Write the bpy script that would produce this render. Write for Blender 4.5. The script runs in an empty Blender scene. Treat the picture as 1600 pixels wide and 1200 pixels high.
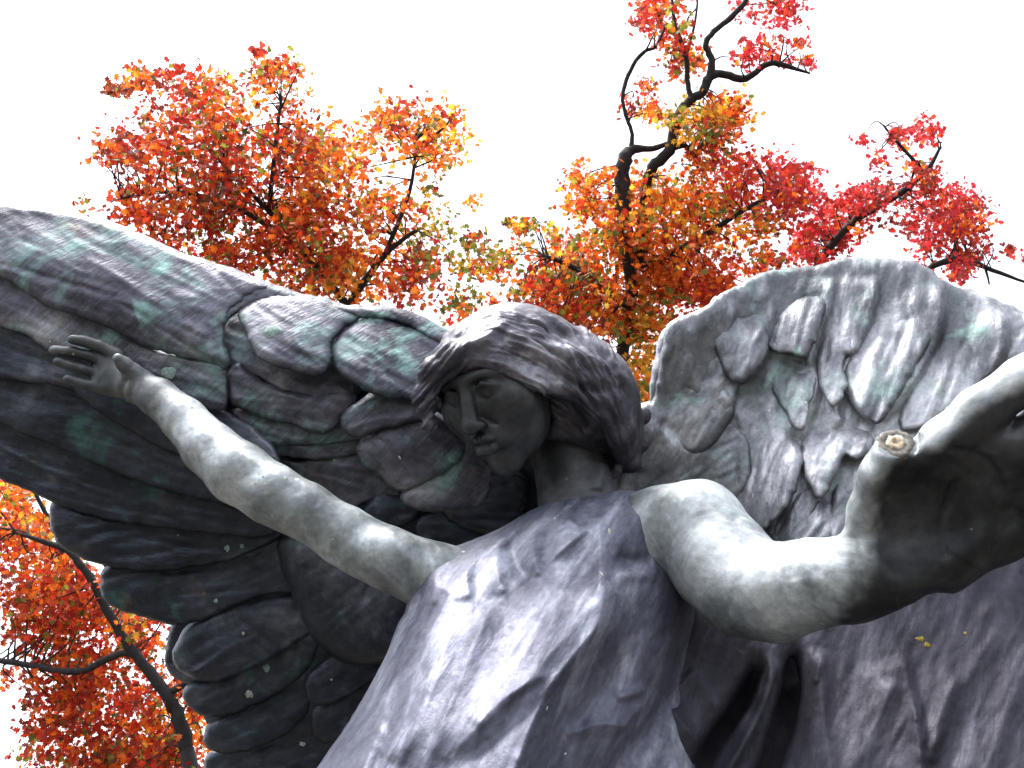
import bpy, math, random
import numpy as np
from mathutils import Vector, Matrix

# ------------------------------------------------------------------ camera, light, exposure
U = 0.0015            # metres per design unit
D = 1570.0            # design units from the camera to the statue's mid plane
PITCH = math.radians(33)
CAMZ = 1.6
SHEAR = 0.30
scene = bpy.context.scene
C = scene.collection

cam_data = bpy.data.cameras.new('camera')
cam_data.sensor_fit = 'HORIZONTAL'
cam_data.sensor_width = 36.0
cam_data.lens = 36.0 * D / 1600.0
cam_data.clip_start = 0.05
cam_data.clip_end = 800
cam = bpy.data.objects.new('camera', cam_data)
C.objects.link(cam)
cam.location = (0, 0, CAMZ)
cam.rotation_euler = (math.pi / 2 + PITCH, 0, 0)
scene.camera = cam
R_ = np.array(Matrix.Rotation(math.pi / 2 + PITCH, 3, 'X'))

sun_w = Vector((-0.30, -0.04, 0.95)).normalized()          # towards the veiled sun, high above and a little left
elev = math.asin(sun_w.z); azim = math.atan2(sun_w.x, sun_w.y)

world = bpy.data.worlds.new("World"); scene.world = world
world.use_nodes = True
wn = world.node_tree.nodes; wl = world.node_tree.links
bg = wn['Background']
sky = wn.new('ShaderNodeTexSky'); sky.sky_type = 'NISHITA'; sky.sun_disc = False
sky.sun_elevation = elev; sky.sun_rotation = azim
sky.dust_density = 4.0; sky.air_density = 1.0; sky.ozone_density = 1.0
hs = wn.new('ShaderNodeHueSaturation'); hs.inputs['Saturation'].default_value = 0.34
hs.inputs['Value'].default_value = 1.0
wl.new(sky.outputs['Color'], hs.inputs['Color']); wl.new(hs.outputs['Color'], bg.inputs['Color'])
bg.inputs['Strength'].default_value = 0.11

sun_data = bpy.data.lights.new('sun', 'SUN')
sun_data.energy = 1.45; sun_data.angle = math.radians(24); sun_data.color = (1.0, 0.985, 0.97)
sun = bpy.data.objects.new('sun', sun_data); C.objects.link(sun)
sun.rotation_euler = sun_w.to_track_quat('Z', 'Y').to_euler()
sun.location = (0, 0, 12)

scene.view_settings.view_transform = 'Standard'
scene.view_settings.look = 'None'
scene.view_settings.exposure = 2.52
scene.view_settings.gamma = 1.0
scene.view_settings.use_curve_mapping = False

# ------------------------------------------------------------------ helpers
rng = np.random.RandomState(7)
random.seed(7)

def cam_pt(px, py, z=0.0, shear=SHEAR):
    """photo position + distance offset -> design space (x right, y up, z to the viewer)"""
    px = np.asarray(px, float); py = np.asarray(py, float); z = np.asarray(z, float)
    zz = z - shear * (600 - py)
    f = (D - zz) / D
    return np.stack(np.broadcast_arrays((px - 800) * f, (600 - py) * f, zz), -1)

def to_world(v):
    v = np.asarray(v, float).reshape(-1, 3).copy()
    v[:, 2] -= D
    return (v * U) @ R_.T + np.array([0, 0, CAMZ])

def proj(v):
    f = D / (D - v[:, 2])
    return 800 + v[:, 0] * f, 600 - v[:, 1] * f

_P = rng.permutation(256); _P = np.concatenate([_P, _P, _P]); _G = rng.uniform(-1, 1, 256)
def vnoise(x, y, z):
    xi = np.floor(x).astype(int); yi = np.floor(y).astype(int); zi = np.floor(z).astype(int)
    fx = x - xi; fy = y - yi; fz = z - zi
    fx = fx * fx * (3 - 2 * fx); fy = fy * fy * (3 - 2 * fy); fz = fz * fz * (3 - 2 * fz)
    def g(a, b, c): return _G[_P[_P[_P[a & 255] + (b & 255)] + (c & 255)]]
    def L(a, b, t): return a + (b - a) * t
    return L(L(L(g(xi, yi, zi), g(xi+1, yi, zi), fx), L(g(xi, yi+1, zi), g(xi+1, yi+1, zi), fx), fy),
             L(L(g(xi, yi, zi+1), g(xi+1, yi, zi+1), fx), L(g(xi, yi+1, zi+1), g(xi+1, yi+1, zi+1), fx), fy), fz)
def fbm(x, y, z, o=3):
    s = 0; a = 1.0
    for i in range(o):
        s = s + a * vnoise(x + 17 * i, y + 31 * i, z + 7 * i); x = x * 2.03; y = y * 2.03; z = z * 2.03; a *= 0.5
    return s

def catmull(pts, n=6, closed=True):
    P = np.array(pts, float); m = len(P); out = []
    rngi = range(m) if closed else range(m - 1)
    for i in rngi:
        if closed: a, b, c, d = P[(i-1) % m], P[i], P[(i+1) % m], P[(i+2) % m]
        else: a, b, c, d = P[max(i-1, 0)], P[i], P[i+1], P[min(i+2, m-1)]
        for k in range(n):
            t = k / n
            out.append(0.5 * ((2*b) + (c-a)*t + (2*a-5*b+4*c-d)*t*t + (-a+3*b-3*c+d)*t**3))
    if not closed: out.append(P[-1])
    return np.array(out)

def seg_dist(x, y, P, closed=True):
    """distance, signed side and nearest point of a polyline, plus running length fraction"""
    n = len(P); m = n if closed else n - 1
    best = np.full(x.shape, 1e9); side = np.zeros(x.shape); nx = np.zeros(x.shape); ny = np.zeros(x.shape); tt = np.zeros(x.shape)
    for i in range(m):
        a = P[i]; b = P[(i+1) % n]; ex, ey = b[0]-a[0], b[1]-a[1]; l2 = ex*ex+ey*ey + 1e-9
        t = np.clip(((x-a[0])*ex + (y-a[1])*ey) / l2, 0, 1)
        qx = a[0]+t*ex; qy = a[1]+t*ey
        d = np.hypot(x-qx, y-qy); u = d < best
        best = np.where(u, d, best); nx = np.where(u, qx, nx); ny = np.where(u, qy, ny)
        cr = (x-a[0])*ey - (y-a[1])*ex
        side = np.where(u, np.sign(cr), side); tt = np.where(u, (i+t)/m, tt)
    return best, side, nx, ny, tt

def inside(x, y, P):
    c = np.zeros(x.shape, bool); n = len(P); j = n - 1
    for i in range(n):
        xi, yi = P[i]; xj, yj = P[j]
        if yi != yj:
            k = ((yi > y) != (yj > y)) & (x < (xj-xi)*(y-yi)/(yj-yi)+xi)
            c ^= k
        j = i
    return c

def stroke_height(px, py, strokes):
    """sculpting strokes: (points, amp, width_a, width_b) sharp crested, or soft when width_b is None"""
    h = np.zeros(px.shape)
    for s in strokes:
        pts, amp, wa, wb = s[:4]
        P = catmull(pts, 4, False)
        w = max(wa, wb or wa) * 3.2
        m = (px > P[:, 0].min()-w) & (px < P[:, 0].max()+w) & (py > P[:, 1].min()-w) & (py < P[:, 1].max()+w)
        if not m.any(): continue
        d, sd, _, _, t = seg_dist(px[m], py[m], P, False)
        end = np.clip(np.minimum(t, 1-t) * 6, 0, 1); end = 0.15 + 0.85 * end * end * (3 - 2 * end)
        if wb is None: v = np.exp(-(d / wa) ** 2)
        else:
            ww = np.where(sd > 0, wb, wa); q = np.clip(d / (2.2 * ww), 0, 1); v = (1 - q) ** 2 * (1 + 0.6 * q)
        # beyond the ends fade out quickly
        h[m] += amp * end * v
    return h

def mesh_obj(name, verts, faces, mat, parent=None, smooth=True, world_space=True):
    me = bpy.data.meshes.new(name)
    verts = np.asarray(verts, float)
    me.vertices.add(len(verts)); me.vertices.foreach_set('co', verts.astype(np.float32).ravel())
    if isinstance(faces, np.ndarray):
        k = faces.shape[1]; nf = len(faces)
        me.loops.add(nf * k); me.loops.foreach_set('vertex_index', faces.astype(np.int32).ravel())
        me.polygons.add(nf); me.polygons.foreach_set('loop_start', np.arange(0, nf*k, k, dtype=np.int32))
    else:
        tot = [len(f) for f in faces]; flat = np.concatenate([np.asarray(f) for f in faces])
        me.loops.add(len(flat)); me.loops.foreach_set('vertex_index', flat.astype(np.int32))
        me.polygons.add(len(faces)); me.polygons.foreach_set('loop_start', np.concatenate([[0], np.cumsum(tot)[:-1]]).astype(np.int32))
    me.update(calc_edges=True); me.validate()
    if smooth: me.polygons.foreach_set('use_smooth', np.ones(len(me.polygons), bool))
    for m in (mat if isinstance(mat, (list, tuple)) else [mat]): me.materials.append(m)
    o = bpy.data.objects.new(name, me); C.objects.link(o)
    if parent is not None: o.parent = parent
    return o

def tag(o, label=None, cat=None, group=None, kind=None):
    if label: o['label'] = label
    if cat: o['category'] = cat
    if group: o['group'] = group
    if kind: o['kind'] = kind
    return o
def empty(name, loc=(0, 0, 0)):
    o = bpy.data.objects.new(name, None); C.objects.link(o); o.location = loc; o.empty_display_size = 0.2
    return o

# ------------------------------------------------------------------ relief: an outlined shape with rounded rim, dome and thickness
def relief(name, poly, zf, mat, parent, rim=10, H=9, dome=0, thick=10, strokes=(), axis=None, grain=1.0, rough=1.6,
           cell=4.0, jitter=1.2, seed=0, tipraise=None, smoothn=6, root=0, sink=0, tilt=(0, 0), holes=()):
    Q = np.array(poly, float); cen = Q.mean(0); gmag = math.hypot(*tilt)
    if root and gmag > 0:
        td = -np.array(tilt) / gmag; pr = (Q - cen) @ td; ex = pr.max() + 1e-6
        Q = Q + td[None] * root * np.clip(pr / ex, 0, 1)[:, None] ** 0.7
        poly = [tuple(q) for q in Q]
    P = catmull(poly, smoothn)
    ang = np.arange(len(P)); jx = vnoise(P[:, 0]/9.0, P[:, 1]/9.0, np.full(len(P), seed+0.3)); jy = vnoise(P[:, 0]/9.0, P[:, 1]/9.0, np.full(len(P), seed+9.3))
    P = P + jitter * np.stack([jx, jy], 1)
    x0, y0 = P.min(0) - cell; x1, y1 = P.max(0) + cell
    gx = np.arange(x0, x1 + cell, cell); gy = np.arange(y0, y1 + cell, cell)
    X, Y = np.meshgrid(gx, gy); sh = X.shape
    X = X.ravel().copy(); Y = Y.ravel().copy()
    d, _, qx, qy, _ = seg_dist(X, Y, P)
    ins = inside(X, Y, P); sd = np.where(ins, d, -d)
    for hl in holes:
        HP = catmull(hl, 5); dh, _, hx, hy, _ = seg_dist(X, Y, HP); sh_ = np.where(inside(X, Y, HP), -dh, dh)
        u = sh_ < sd; sd = np.where(u, sh_, sd); qx = np.where(u, hx, qx); qy = np.where(u, hy, qy)
    keep = sd > -0.5 * cell
    snap = keep & (sd < 0.5 * cell)
    X[snap] = qx[snap]; Y[snap] = qy[snap]; dd = np.where(snap, 0, np.maximum(sd, 0))
    ny, nx = sh
    idx = np.arange(nx*ny).reshape(ny, nx)
    q = np.stack([idx[:-1, :-1], idx[1:, :-1], idx[1:, 1:], idx[:-1, 1:]], -1).reshape(-1, 4)
    q = q[keep[q].all(1)]
    used = np.zeros(nx*ny, bool); used[q.ravel()] = True
    # boundary vertices of the kept quads must be rim vertices
    cnt = np.zeros(nx*ny, int); np.add.at(cnt, q.ravel(), 1)
    bnd = used & (cnt < 4)
    nb = bnd & ~snap
    X[nb] = qx[nb]; Y[nb] = qy[nb]; dd[nb] = 0
    rimh = np.sqrt(np.clip(1 - (1 - np.clip(dd / rim, 0, 1)) ** 2, 0, 1))
    base = zf(X, Y) + tilt[0] * (X - cen[0]) + tilt[1] * (Y - cen[1])
    if tipraise:                       # (x, y, reach, lift): the feather lifts off towards its tip
        tx, ty, rr, lf = tipraise
        base = base + lf * np.exp(-((X-tx)**2 + (Y-ty)**2) / rr**2)
    dm = dome * (1 - np.exp(-dd / 45.0)) if dome else 0
    if sink and tipraise:
        cn = P.mean(0); dv2 = cn - np.array(tipraise[:2]); l2_ = np.linalg.norm(dv2); dv2 /= l2_ + 1e-6
        q_ = np.clip(((X - cn[0])*dv2[0] + (Y - cn[1])*dv2[1]) / (l2_ + 1) + 0.35, 0, 1.4); base = base - sink * q_ * q_
    if axis is None: u_, v_ = X, Y
    else:
        ca, sa = math.cos(math.radians(axis)), -math.sin(math.radians(axis)); u_ = (X*ca + Y*sa) * 0.5; v_ = (-X*sa + Y*ca) * 1.25
    n = rough * (fbm(u_/42.0, v_/42.0, np.full(X.shape, seed * 1.7), 3) + 0.22 * vnoise(u_/9.0, v_/9.0, np.full(X.shape, seed * 1.3)))
    if axis is not None:
        ca, sa = math.cos(math.radians(axis)), -math.sin(math.radians(axis))
        u = X*ca + Y*sa; v = -X*sa + Y*ca
        n = n + grain * (vnoise(u/70.0, v/6.5, np.full(X.shape, seed+0.5)) + 0.6 * vnoise(u/40.0, v/12.0, np.full(X.shape, seed+4.5)))
    else:
        n = n + grain * 0.7 * fbm(X/13.0, Y/13.0, np.full(X.shape, seed+2.5), 2)
    st = stroke_height(X, Y, strokes) if len(strokes) else 0
    zfr = base + H * rimh + dm + (n + st) * np.clip(dd / (rim * 0.7), 0, 1)
    zbk = base - thick * rimh
    ids = np.where(used)[0]; remap = -np.ones(nx*ny, int); remap[ids] = np.arange(len(ids))
    vf = cam_pt(X[ids], Y[ids], zfr[ids])
    inner = np.where(used & ~bnd)[0]; remapb = remap.copy(); remapb[inner] = len(ids) + np.arange(len(inner))
    vb = cam_pt(X[inner], Y[inner], zbk[inner])
    F = np.concatenate([remap[q], remapb[q][:, ::-1]])
    return mesh_obj(name, to_world(np.concatenate([vf, vb])), F, mat, parent)

# ------------------------------------------------------------------ distance fields and surface nets
class Field:
    def __init__(s, lo, hi, h):
        s.lo = np.array(lo, float); s.h = h
        s.n = np.ceil((np.array(hi) - s.lo) / h).astype(int) + 1
        s.f = np.full(s.n, 60.0, np.float32)
    def box(s, lo, hi, pad):
        a = np.clip(np.floor((np.array(lo) - pad - s.lo) / s.h).astype(int), 0, s.n); b = np.clip(np.ceil((np.array(hi) + pad - s.lo) / s.h).astype(int) + 1, 0, s.n)
        if (b <= a).any(): return None, None
        ax = [(s.lo[i] + s.h * np.arange(a[i], b[i])).astype(np.float32) for i in range(3)]
        G = np.meshgrid(*ax, indexing='ij', sparse=True)
        return tuple(slice(a[i], b[i]) for i in range(3)), G
    def op(s, sl, d, k, sub=False):
        f = s.f[sl]
        if sub:
            d = -d
            if k > 0:
                hh = np.clip(0.5 - 0.5 * (f - d) / k, 0, 1); s.f[sl] = f + (d - f) * hh + k * hh * (1 - hh)
            else: s.f[sl] = np.maximum(f, d)
        elif k > 0:
            hh = np.clip(0.5 + 0.5 * (f - d) / k, 0, 1); s.f[sl] = f + (d - f) * hh - k * hh * (1 - hh)
        else: s.f[sl] = np.minimum(f, d)
    def cone(s, a, b, ra, rb, k=6, sub=False):
        a = np.array(a, float); b = np.array(b, float); r = max(ra, rb)
        sl, G = s.box(np.minimum(a, b) - r, np.maximum(a, b) + r, 2 * k + 2 * s.h)
        if sl is None: return
        e = b - a; l2 = (e ** 2).sum() + 1e-6
        t = np.clip(((G[0]-a[0])*e[0] + (G[1]-a[1])*e[1] + (G[2]-a[2])*e[2]) / l2, 0, 1)
        d = np.sqrt((G[0]-a[0]-t*e[0])**2 + (G[1]-a[1]-t*e[1])**2 + (G[2]-a[2]-t*e[2])**2) - (ra + (rb-ra)*t)
        s.op(sl, d, k, sub)
    def ell(s, c, r, M=None, k=10, sub=False):
        c = np.array(c, float); r = np.array(r, float); R = r.max()
        sl, G = s.box(c - R, c + R, 2 * k + 2 * s.h)
        if sl is None: return
        X, Y, Z = G[0]-c[0], G[1]-c[1], G[2]-c[2]
        if M is not None:   # columns of M = local axes
            X, Y, Z = (X*M[0,i] + Y*M[1,i] + Z*M[2,i] for i in range(3))
        k0 = np.sqrt((X/r[0])**2 + (Y/r[1])**2 + (Z/r[2])**2)
        k1 = np.sqrt((X/r[0]**2)**2 + (Y/r[1]**2)**2 + (Z/r[2]**2)**2) + 1e-6
        s.op(sl, k0 * (k0 - 1) / k1, k, sub)
    def mesh(s, smooth=2):
        f = s.f; n = s.n; neg = f < 0
        c = np.zeros(tuple(n - 1), np.int8)
        for i in (0, 1):
            for j in (0, 1):
                for k in (0, 1): c += neg[i:n[0]-1+i, j:n[1]-1+j, k:n[2]-1+k]
        act = (c > 0) & (c < 8); I = np.argwhere(act)
        ids = np.full(tuple(n - 1), -1, np.int32); ids[act] = np.arange(len(I))
        acc = np.zeros((len(I), 3)); num = np.zeros(len(I))
        cor = [(i, j, k) for i in (0, 1) for j in (0, 1) for k in (0, 1)]
        val = {q: f[I[:, 0]+q[0], I[:, 1]+q[1], I[:, 2]+q[2]] for q in cor}
        for q in cor:
            for ax in range(3):
                if q[ax] == 0:
                    p = list(q); p[ax] = 1; p = tuple(p)
                    a, b = val[q], val[p]; m = (a < 0) != (b < 0)
                    t = np.where(m, a / np.where(m, a - b, 1), 0)
                    pos = np.array(q, float)[None].repeat(len(I), 0); pos[:, ax] = t
                    acc[m] += pos[m]; num[m] += 1
        V = s.lo + s.h * (I + acc / num[:, None])
        Fs = []
        for ax in range(3):
            o = [(1, 2), (2, 0), (0, 1)][ax]
            a = [slice(1, n[i]-1) for i in range(3)]; b = list(a)
            a[ax] = slice(0, n[ax]-1); b[ax] = slice(1, n[ax])
            A = neg[tuple(a)]; B = neg[tuple(b)]
            for flip, m in ((False, A & ~B), (True, ~A & B)):
                E = np.argwhere(m)
                if not len(E): continue
                E = E + 1; E[:, ax] -= 1
                u, v = o
                def g(du, dv):
                    q = E.copy(); q[:, u] -= du; q[:, v] -= dv; return ids[q[:, 0], q[:, 1], q[:, 2]]
                F = np.stack([g(1, 1), g(0, 1), g(0, 0), g(1, 0)], 1)
                Fs.append(F[:, ::-1] if flip else F)
        F = np.concatenate(Fs)
        for _ in range(smooth):
            S = np.zeros_like(V); N = np.zeros(len(V))
            for k in range(4):
                a, b = F[:, k], F[:, (k+1) % 4]
                for ax in range(3):
                    S[:, ax] += np.bincount(a, V[b, ax], len(V)) + np.bincount(b, V[a, ax], len(V))
                N += np.bincount(a, minlength=len(V)) + np.bincount(b, minlength=len(V))
            V = 0.45 * V + 0.55 * S / N[:, None]
        return V, F

def vnormals(V, F):
    n = np.cross(V[F[:, 2]] - V[F[:, 0]], V[F[:, 3]] - V[F[:, 1]])
    N = np.zeros_like(V)
    for k in range(4):
        for ax in range(3): N[:, ax] += np.bincount(F[:, k], n[:, ax], len(V))
    return N / (np.linalg.norm(N, axis=1, keepdims=True) + 1e-9)

def chain(fld, pts, k=6, ox=0):
    """pts: (px, py, z, seen radius)"""
    q = [(cam_pt(p[0], p[1], p[2]), p[3]) for p in pts]
    q = [(c, r * (D - c[2]) / D) for c, r in q]
    for (a, ra), (b, rb) in zip(q[:-1], q[1:]): fld.cone(a, b, ra, rb, k)

# ------------------------------------------------------------------ materials
def new_mat(name):
    m = bpy.data.materials.new(name); m.use_nodes = True
    nt = m.node_tree; return m, nt, nt.nodes['Principled BSDF']
def ramp(nt, src, stops):
    r = nt.nodes.new('ShaderNodeValToRGB'); cr = r.color_ramp
    while len(cr.elements) > 1: cr.elements.remove(cr.elements[-1])
    cr.elements[0].position = stops[0][0]; cr.elements[0].color = (*stops[0][1], 1)
    for p, c in stops[1:]:
        e = cr.elements.new(p); e.color = (*c, 1)
    nt.links.new(src, r.inputs['Fac']); return r.outputs['Color']
def noise(nt, vec, scale, detail=5, rough=0.55, dist=0.0):
    n = nt.nodes.new('ShaderNodeTexNoise'); n.inputs['Scale'].default_value = scale; n.inputs['Detail'].default_value = detail
    n.inputs['Roughness'].default_value = rough; n.inputs['Distortion'].default_value = dist
    nt.links.new(vec, n.inputs['Vector']); return n.outputs['Fac']
def mapping(nt, rot, scale):
    tc = nt.nodes.new('ShaderNodeTexCoord'); mp = nt.nodes.new('ShaderNodeMapping')
    mp.vector_type = 'TEXTURE'; mp.inputs['Rotation'].default_value = rot; mp.inputs['Scale'].default_value = tuple(1.0 / q for q in scale)
    nt.links.new(tc.outputs['Object'], mp.inputs['Vector']); return mp.outputs['Vector']
def mix(nt, fac, a, b, mode='MIX'):
    m = nt.nodes.new('ShaderNodeMix'); m.data_type = 'RGBA'; m.blend_type = mode
    for s, v in ((m.inputs[0], fac), (m.inputs[6], a), (m.inputs[7], b)):
        if isinstance(v, (int, float)): s.default_value = v
        elif isinstance(v, tuple): s.default_value = (*v, 1)
        else: nt.links.new(v, s)
    return m.outputs[2]

def bronze(name, dark, mid, pale, green, streak_rot=(0, 0, 0), g_lo=0.56, g_hi=0.68, p_lo=0.40, p_hi=0.70, metal=0.55, rough=0.42,
           scale=4.0, seed=0.0, bump=0.35, brown=0.0, specks=0.78, streak=(1, 1, 6), shade_patina=None, spec=0.3, stretch=False):
    m, nt, b = new_mat(name)
    tc = nt.nodes.new('ShaderNodeTexCoord'); ob = nt.nodes.new('ShaderNodeVectorMath'); ob.operation = 'ADD'
    ob.inputs[1].default_value = (seed, seed * 2, seed * 3); nt.links.new(tc.outputs['Object'], ob.inputs[0]); vec = ob.outputs[0]
    sv = mapping(nt, streak_rot, streak)
    n1 = noise(nt, sv if stretch else vec, scale * (0.55 if stretch else 1), 7, 0.62, 0.5)
    n2 = noise(nt, sv, scale * 1.3, 6, 0.62, 0.9)
    n3 = noise(nt, vec, scale * 1.7, 6, 0.6, 0.8)
    n4 = noise(nt, vec, 60, 3, 0.6)
    col = ramp(nt, n1, [(p_lo - 0.1, dark), ((p_lo + p_hi) / 2, mid), (p_hi, pale)])
    st = ramp(nt, n2, [(0.32, (0.55, 0.55, 0.57)), (0.5, (1, 1, 1)), (0.70, (1.35, 1.35, 1.35))])
    col = mix(nt, 0.75, col, st, 'MULTIPLY')
    gm = nt.nodes.new('ShaderNodeMath'); gm.operation = 'MULTIPLY'
    gr = ramp(nt, n3, [(g_lo, (0, 0, 0)), (g_hi, (1, 1, 1))]); gs = ramp(nt, n2, [(0.40, (0.15,)*3), (0.6, (1, 1, 1))])
    nt.links.new(gr, gm.inputs[0]); nt.links.new(gs, gm.inputs[1])
    col = mix(nt, gm.outputs[0], col, green)
    if brown > 0:
        n5 = noise(nt, vec, 9, 5, 0.6, 0.5)
        br = ramp(nt, n5, [(0.62, (0, 0, 0)), (0.72, (brown,)*3)])
        col = mix(nt, br, col, (0.16, 0.10, 0.06))
    fine = ramp(nt, n4, [(0.3, (0.72,)*3), (0.7, (1.22,)*3)])
    col = mix(nt, 0.7, col, fine, 'MULTIPLY')
    # pale specks of lichen and droppings
    n6 = noise(nt, vec, 34, 2, 0.5)
    sp = ramp(nt, n6, [(specks, (0, 0, 0)), (specks + 0.012, (1, 1, 1))])
    col = mix(nt, sp, col, (0.62, 0.64, 0.58))
    if shade_patina:
        an = nt.nodes.new('ShaderNodeAttribute'); an.attribute_name = 'shade_patina'
        col = mix(nt, an.outputs['Fac'], mix(nt, 1.0, col, shade_patina, 'MULTIPLY'), col)
    nt.links.new(col, b.inputs['Base Color'])
    b.inputs['Metallic'].default_value = metal; b.inputs['Specular IOR Level'].default_value = spec
    rr = ramp(nt, n3, [(0.3, (rough - 0.08,)*3), (0.7, (rough + 0.18,)*3)])
    nt.links.new(rr, b.inputs['Roughness'])
    bp = nt.nodes.new('ShaderNodeBump'); bp.inputs['Strength'].default_value = bump; bp.inputs['Distance'].default_value = 0.006
    add = nt.nodes.new('ShaderNodeMath'); add.operation = 'ADD'
    nb = noise(nt, sv, 26, 5, 0.6, 0.4); nc = noise(nt, vec, 45, 4, 0.6)
    nt.links.new(nb, add.inputs[0]); nt.links.new(nc, add.inputs[1])
    nt.links.new(add.outputs[0], bp.inputs['Height']); nt.links.new(bp.outputs['Normal'], b.inputs['Normal'])
    return m

GREEN = (0.17, 0.27, 0.24)
M_wl = bronze('left_wing_patina', (0.018, 0.018, 0.026), (0.088, 0.089, 0.112), (0.25, 0.258, 0.288), (0.15, 0.25, 0.235), (0, -0.75, 0), 0.50, 0.64, brown=0.3)
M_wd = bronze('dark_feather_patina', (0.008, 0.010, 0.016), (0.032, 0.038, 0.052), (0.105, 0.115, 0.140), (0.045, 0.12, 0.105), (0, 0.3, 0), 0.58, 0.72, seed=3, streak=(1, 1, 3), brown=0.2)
M_wr = bronze('right_wing_patina', (0.022, 0.024, 0.030), (0.13, 0.136, 0.15), (0.38, 0.39, 0.42), (0.20, 0.30, 0.27), (0, 0.35, 0), 0.54, 0.68, p_lo=0.36, p_hi=0.66, seed=5, streak=(3, 3, 1), stretch=True)
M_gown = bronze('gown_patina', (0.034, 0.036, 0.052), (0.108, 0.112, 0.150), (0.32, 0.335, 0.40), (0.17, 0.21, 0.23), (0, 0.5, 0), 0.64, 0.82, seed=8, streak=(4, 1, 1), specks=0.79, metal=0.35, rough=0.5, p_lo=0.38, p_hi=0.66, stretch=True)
M_cloak = bronze('shaded_cloak_patina', (0.014, 0.013, 0.021), (0.045, 0.044, 0.060), (0.13, 0.128, 0.158), (0.12, 0.16, 0.16), (0, 0.42, 0), 0.64, 0.82, seed=9, streak=(4, 1, 1), specks=0.79, metal=0.3, rough=0.55, stretch=True)  # darker than the gown, partly the raised arm's shade put into the colour
M_body = bronze('bare_arm_patina', (0.055, 0.060, 0.066), (0.185, 0.205, 0.21), (0.35, 0.375, 0.385), (0.20, 0.26, 0.26), (0, 0, 0), 0.58, 0.72, p_lo=0.38, p_hi=0.56, seed=11, bump=0.14, rough=0.46, streak=(1, 1, 1), brown=0.2, specks=0.755, shade_patina=(0.080, 0.074, 0.084))
M_face = bronze('face_patina', (0.020, 0.018, 0.024), (0.045, 0.040, 0.050), (0.095, 0.085, 0.10), (0.10, 0.11, 0.10), (0, 0, 0), 0.66, 0.82, seed=14, bump=0.10, rough=0.40, streak=(1, 1, 1))
M_hair = bronze('hair_patina', (0.020, 0.018, 0.026), (0.075, 0.071, 0.086), (0.28, 0.276, 0.31), (0.15, 0.17, 0.15), (0, 0.5, 0), 0.64, 0.82, seed=17, bump=0.3, rough=0.40, brown=0.35, streak=(1, 3, 3))

# ------------------------------------------------------------------ the statue
statue_base = to_world(cam_pt(860, 1000, -80))[0]
statue = empty('angel_statue', (0, 0, 0))
tag(statue, 'weathered bronze angel with spread wings, outstretched arms and head bowed to one side', 'statue')
def wing_empty(name, label):
    o = empty(name); o.parent = statue; o['label'] = label; return o

# ---- left wing (photo left)
def Wl(x, y):
    up = np.clip(600 - y - 0.30 * (700 - x), -900, 900)
    sw = 0.05 * (650 - x)
    return -150 + sw - 0.42 * np.sqrt((up + 40) ** 2 + 60 ** 2) - 0.10 * np.clip(-up - 40, 0, 900)
def zf(off, W): return lambda x, y: W(x, y) + off
left_wing = relief('wing', [(-420,190),(-200,245),(0,330),(180,368),(330,428),(480,480),(640,505),(700,540),(800,600),(960,640),(1000,760),(980,860),(760,960),(640,1020),(560,1100),(520,1300),(360,1300),
    (345,1180),(310,1100),(290,1010),(330,960),(200,925),(130,840),(60,770),(-150,690),(-420,560)], zf(-26, Wl), M_wd, statue, rim=14, H=8, thick=26, cell=8, rough=3)
left_wing['label'] = 'long wing reaching away to the left with broad overlapping feathers'
def barbs(poly, ax, seed, n, amp):
    r_ = np.random.RandomState(900 + seed); Q = np.array(poly, float); lo, hi = Q.min(0), Q.max(0); out = []
    lo = np.maximum(lo, [-60, -60]); hi = np.minimum(hi, [1660, 1260]); dg = math.hypot(*(hi - lo))
    for _ in range(n):
        x = r_.uniform(lo[0], hi[0]); y = r_.uniform(lo[1], hi[1]); a = math.radians(ax + r_.uniform(-16, 16)); L = dg * r_.uniform(0.10, 0.30)
        dx, dy = math.cos(a) * L, -math.sin(a) * L; b_ = r_.uniform(-0.10, 0.10)
        out.append(([(x - dx, y - dy), (x - dy*b_, y + dx*b_), (x + dx, y + dy)], r_.choice([-1, -1, 1]) * amp * r_.uniform(0.6, 1.3), r_.uniform(2.2, 5), None if r_.rand() < 0.6 else r_.uniform(4, 9)))
    return out
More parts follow.
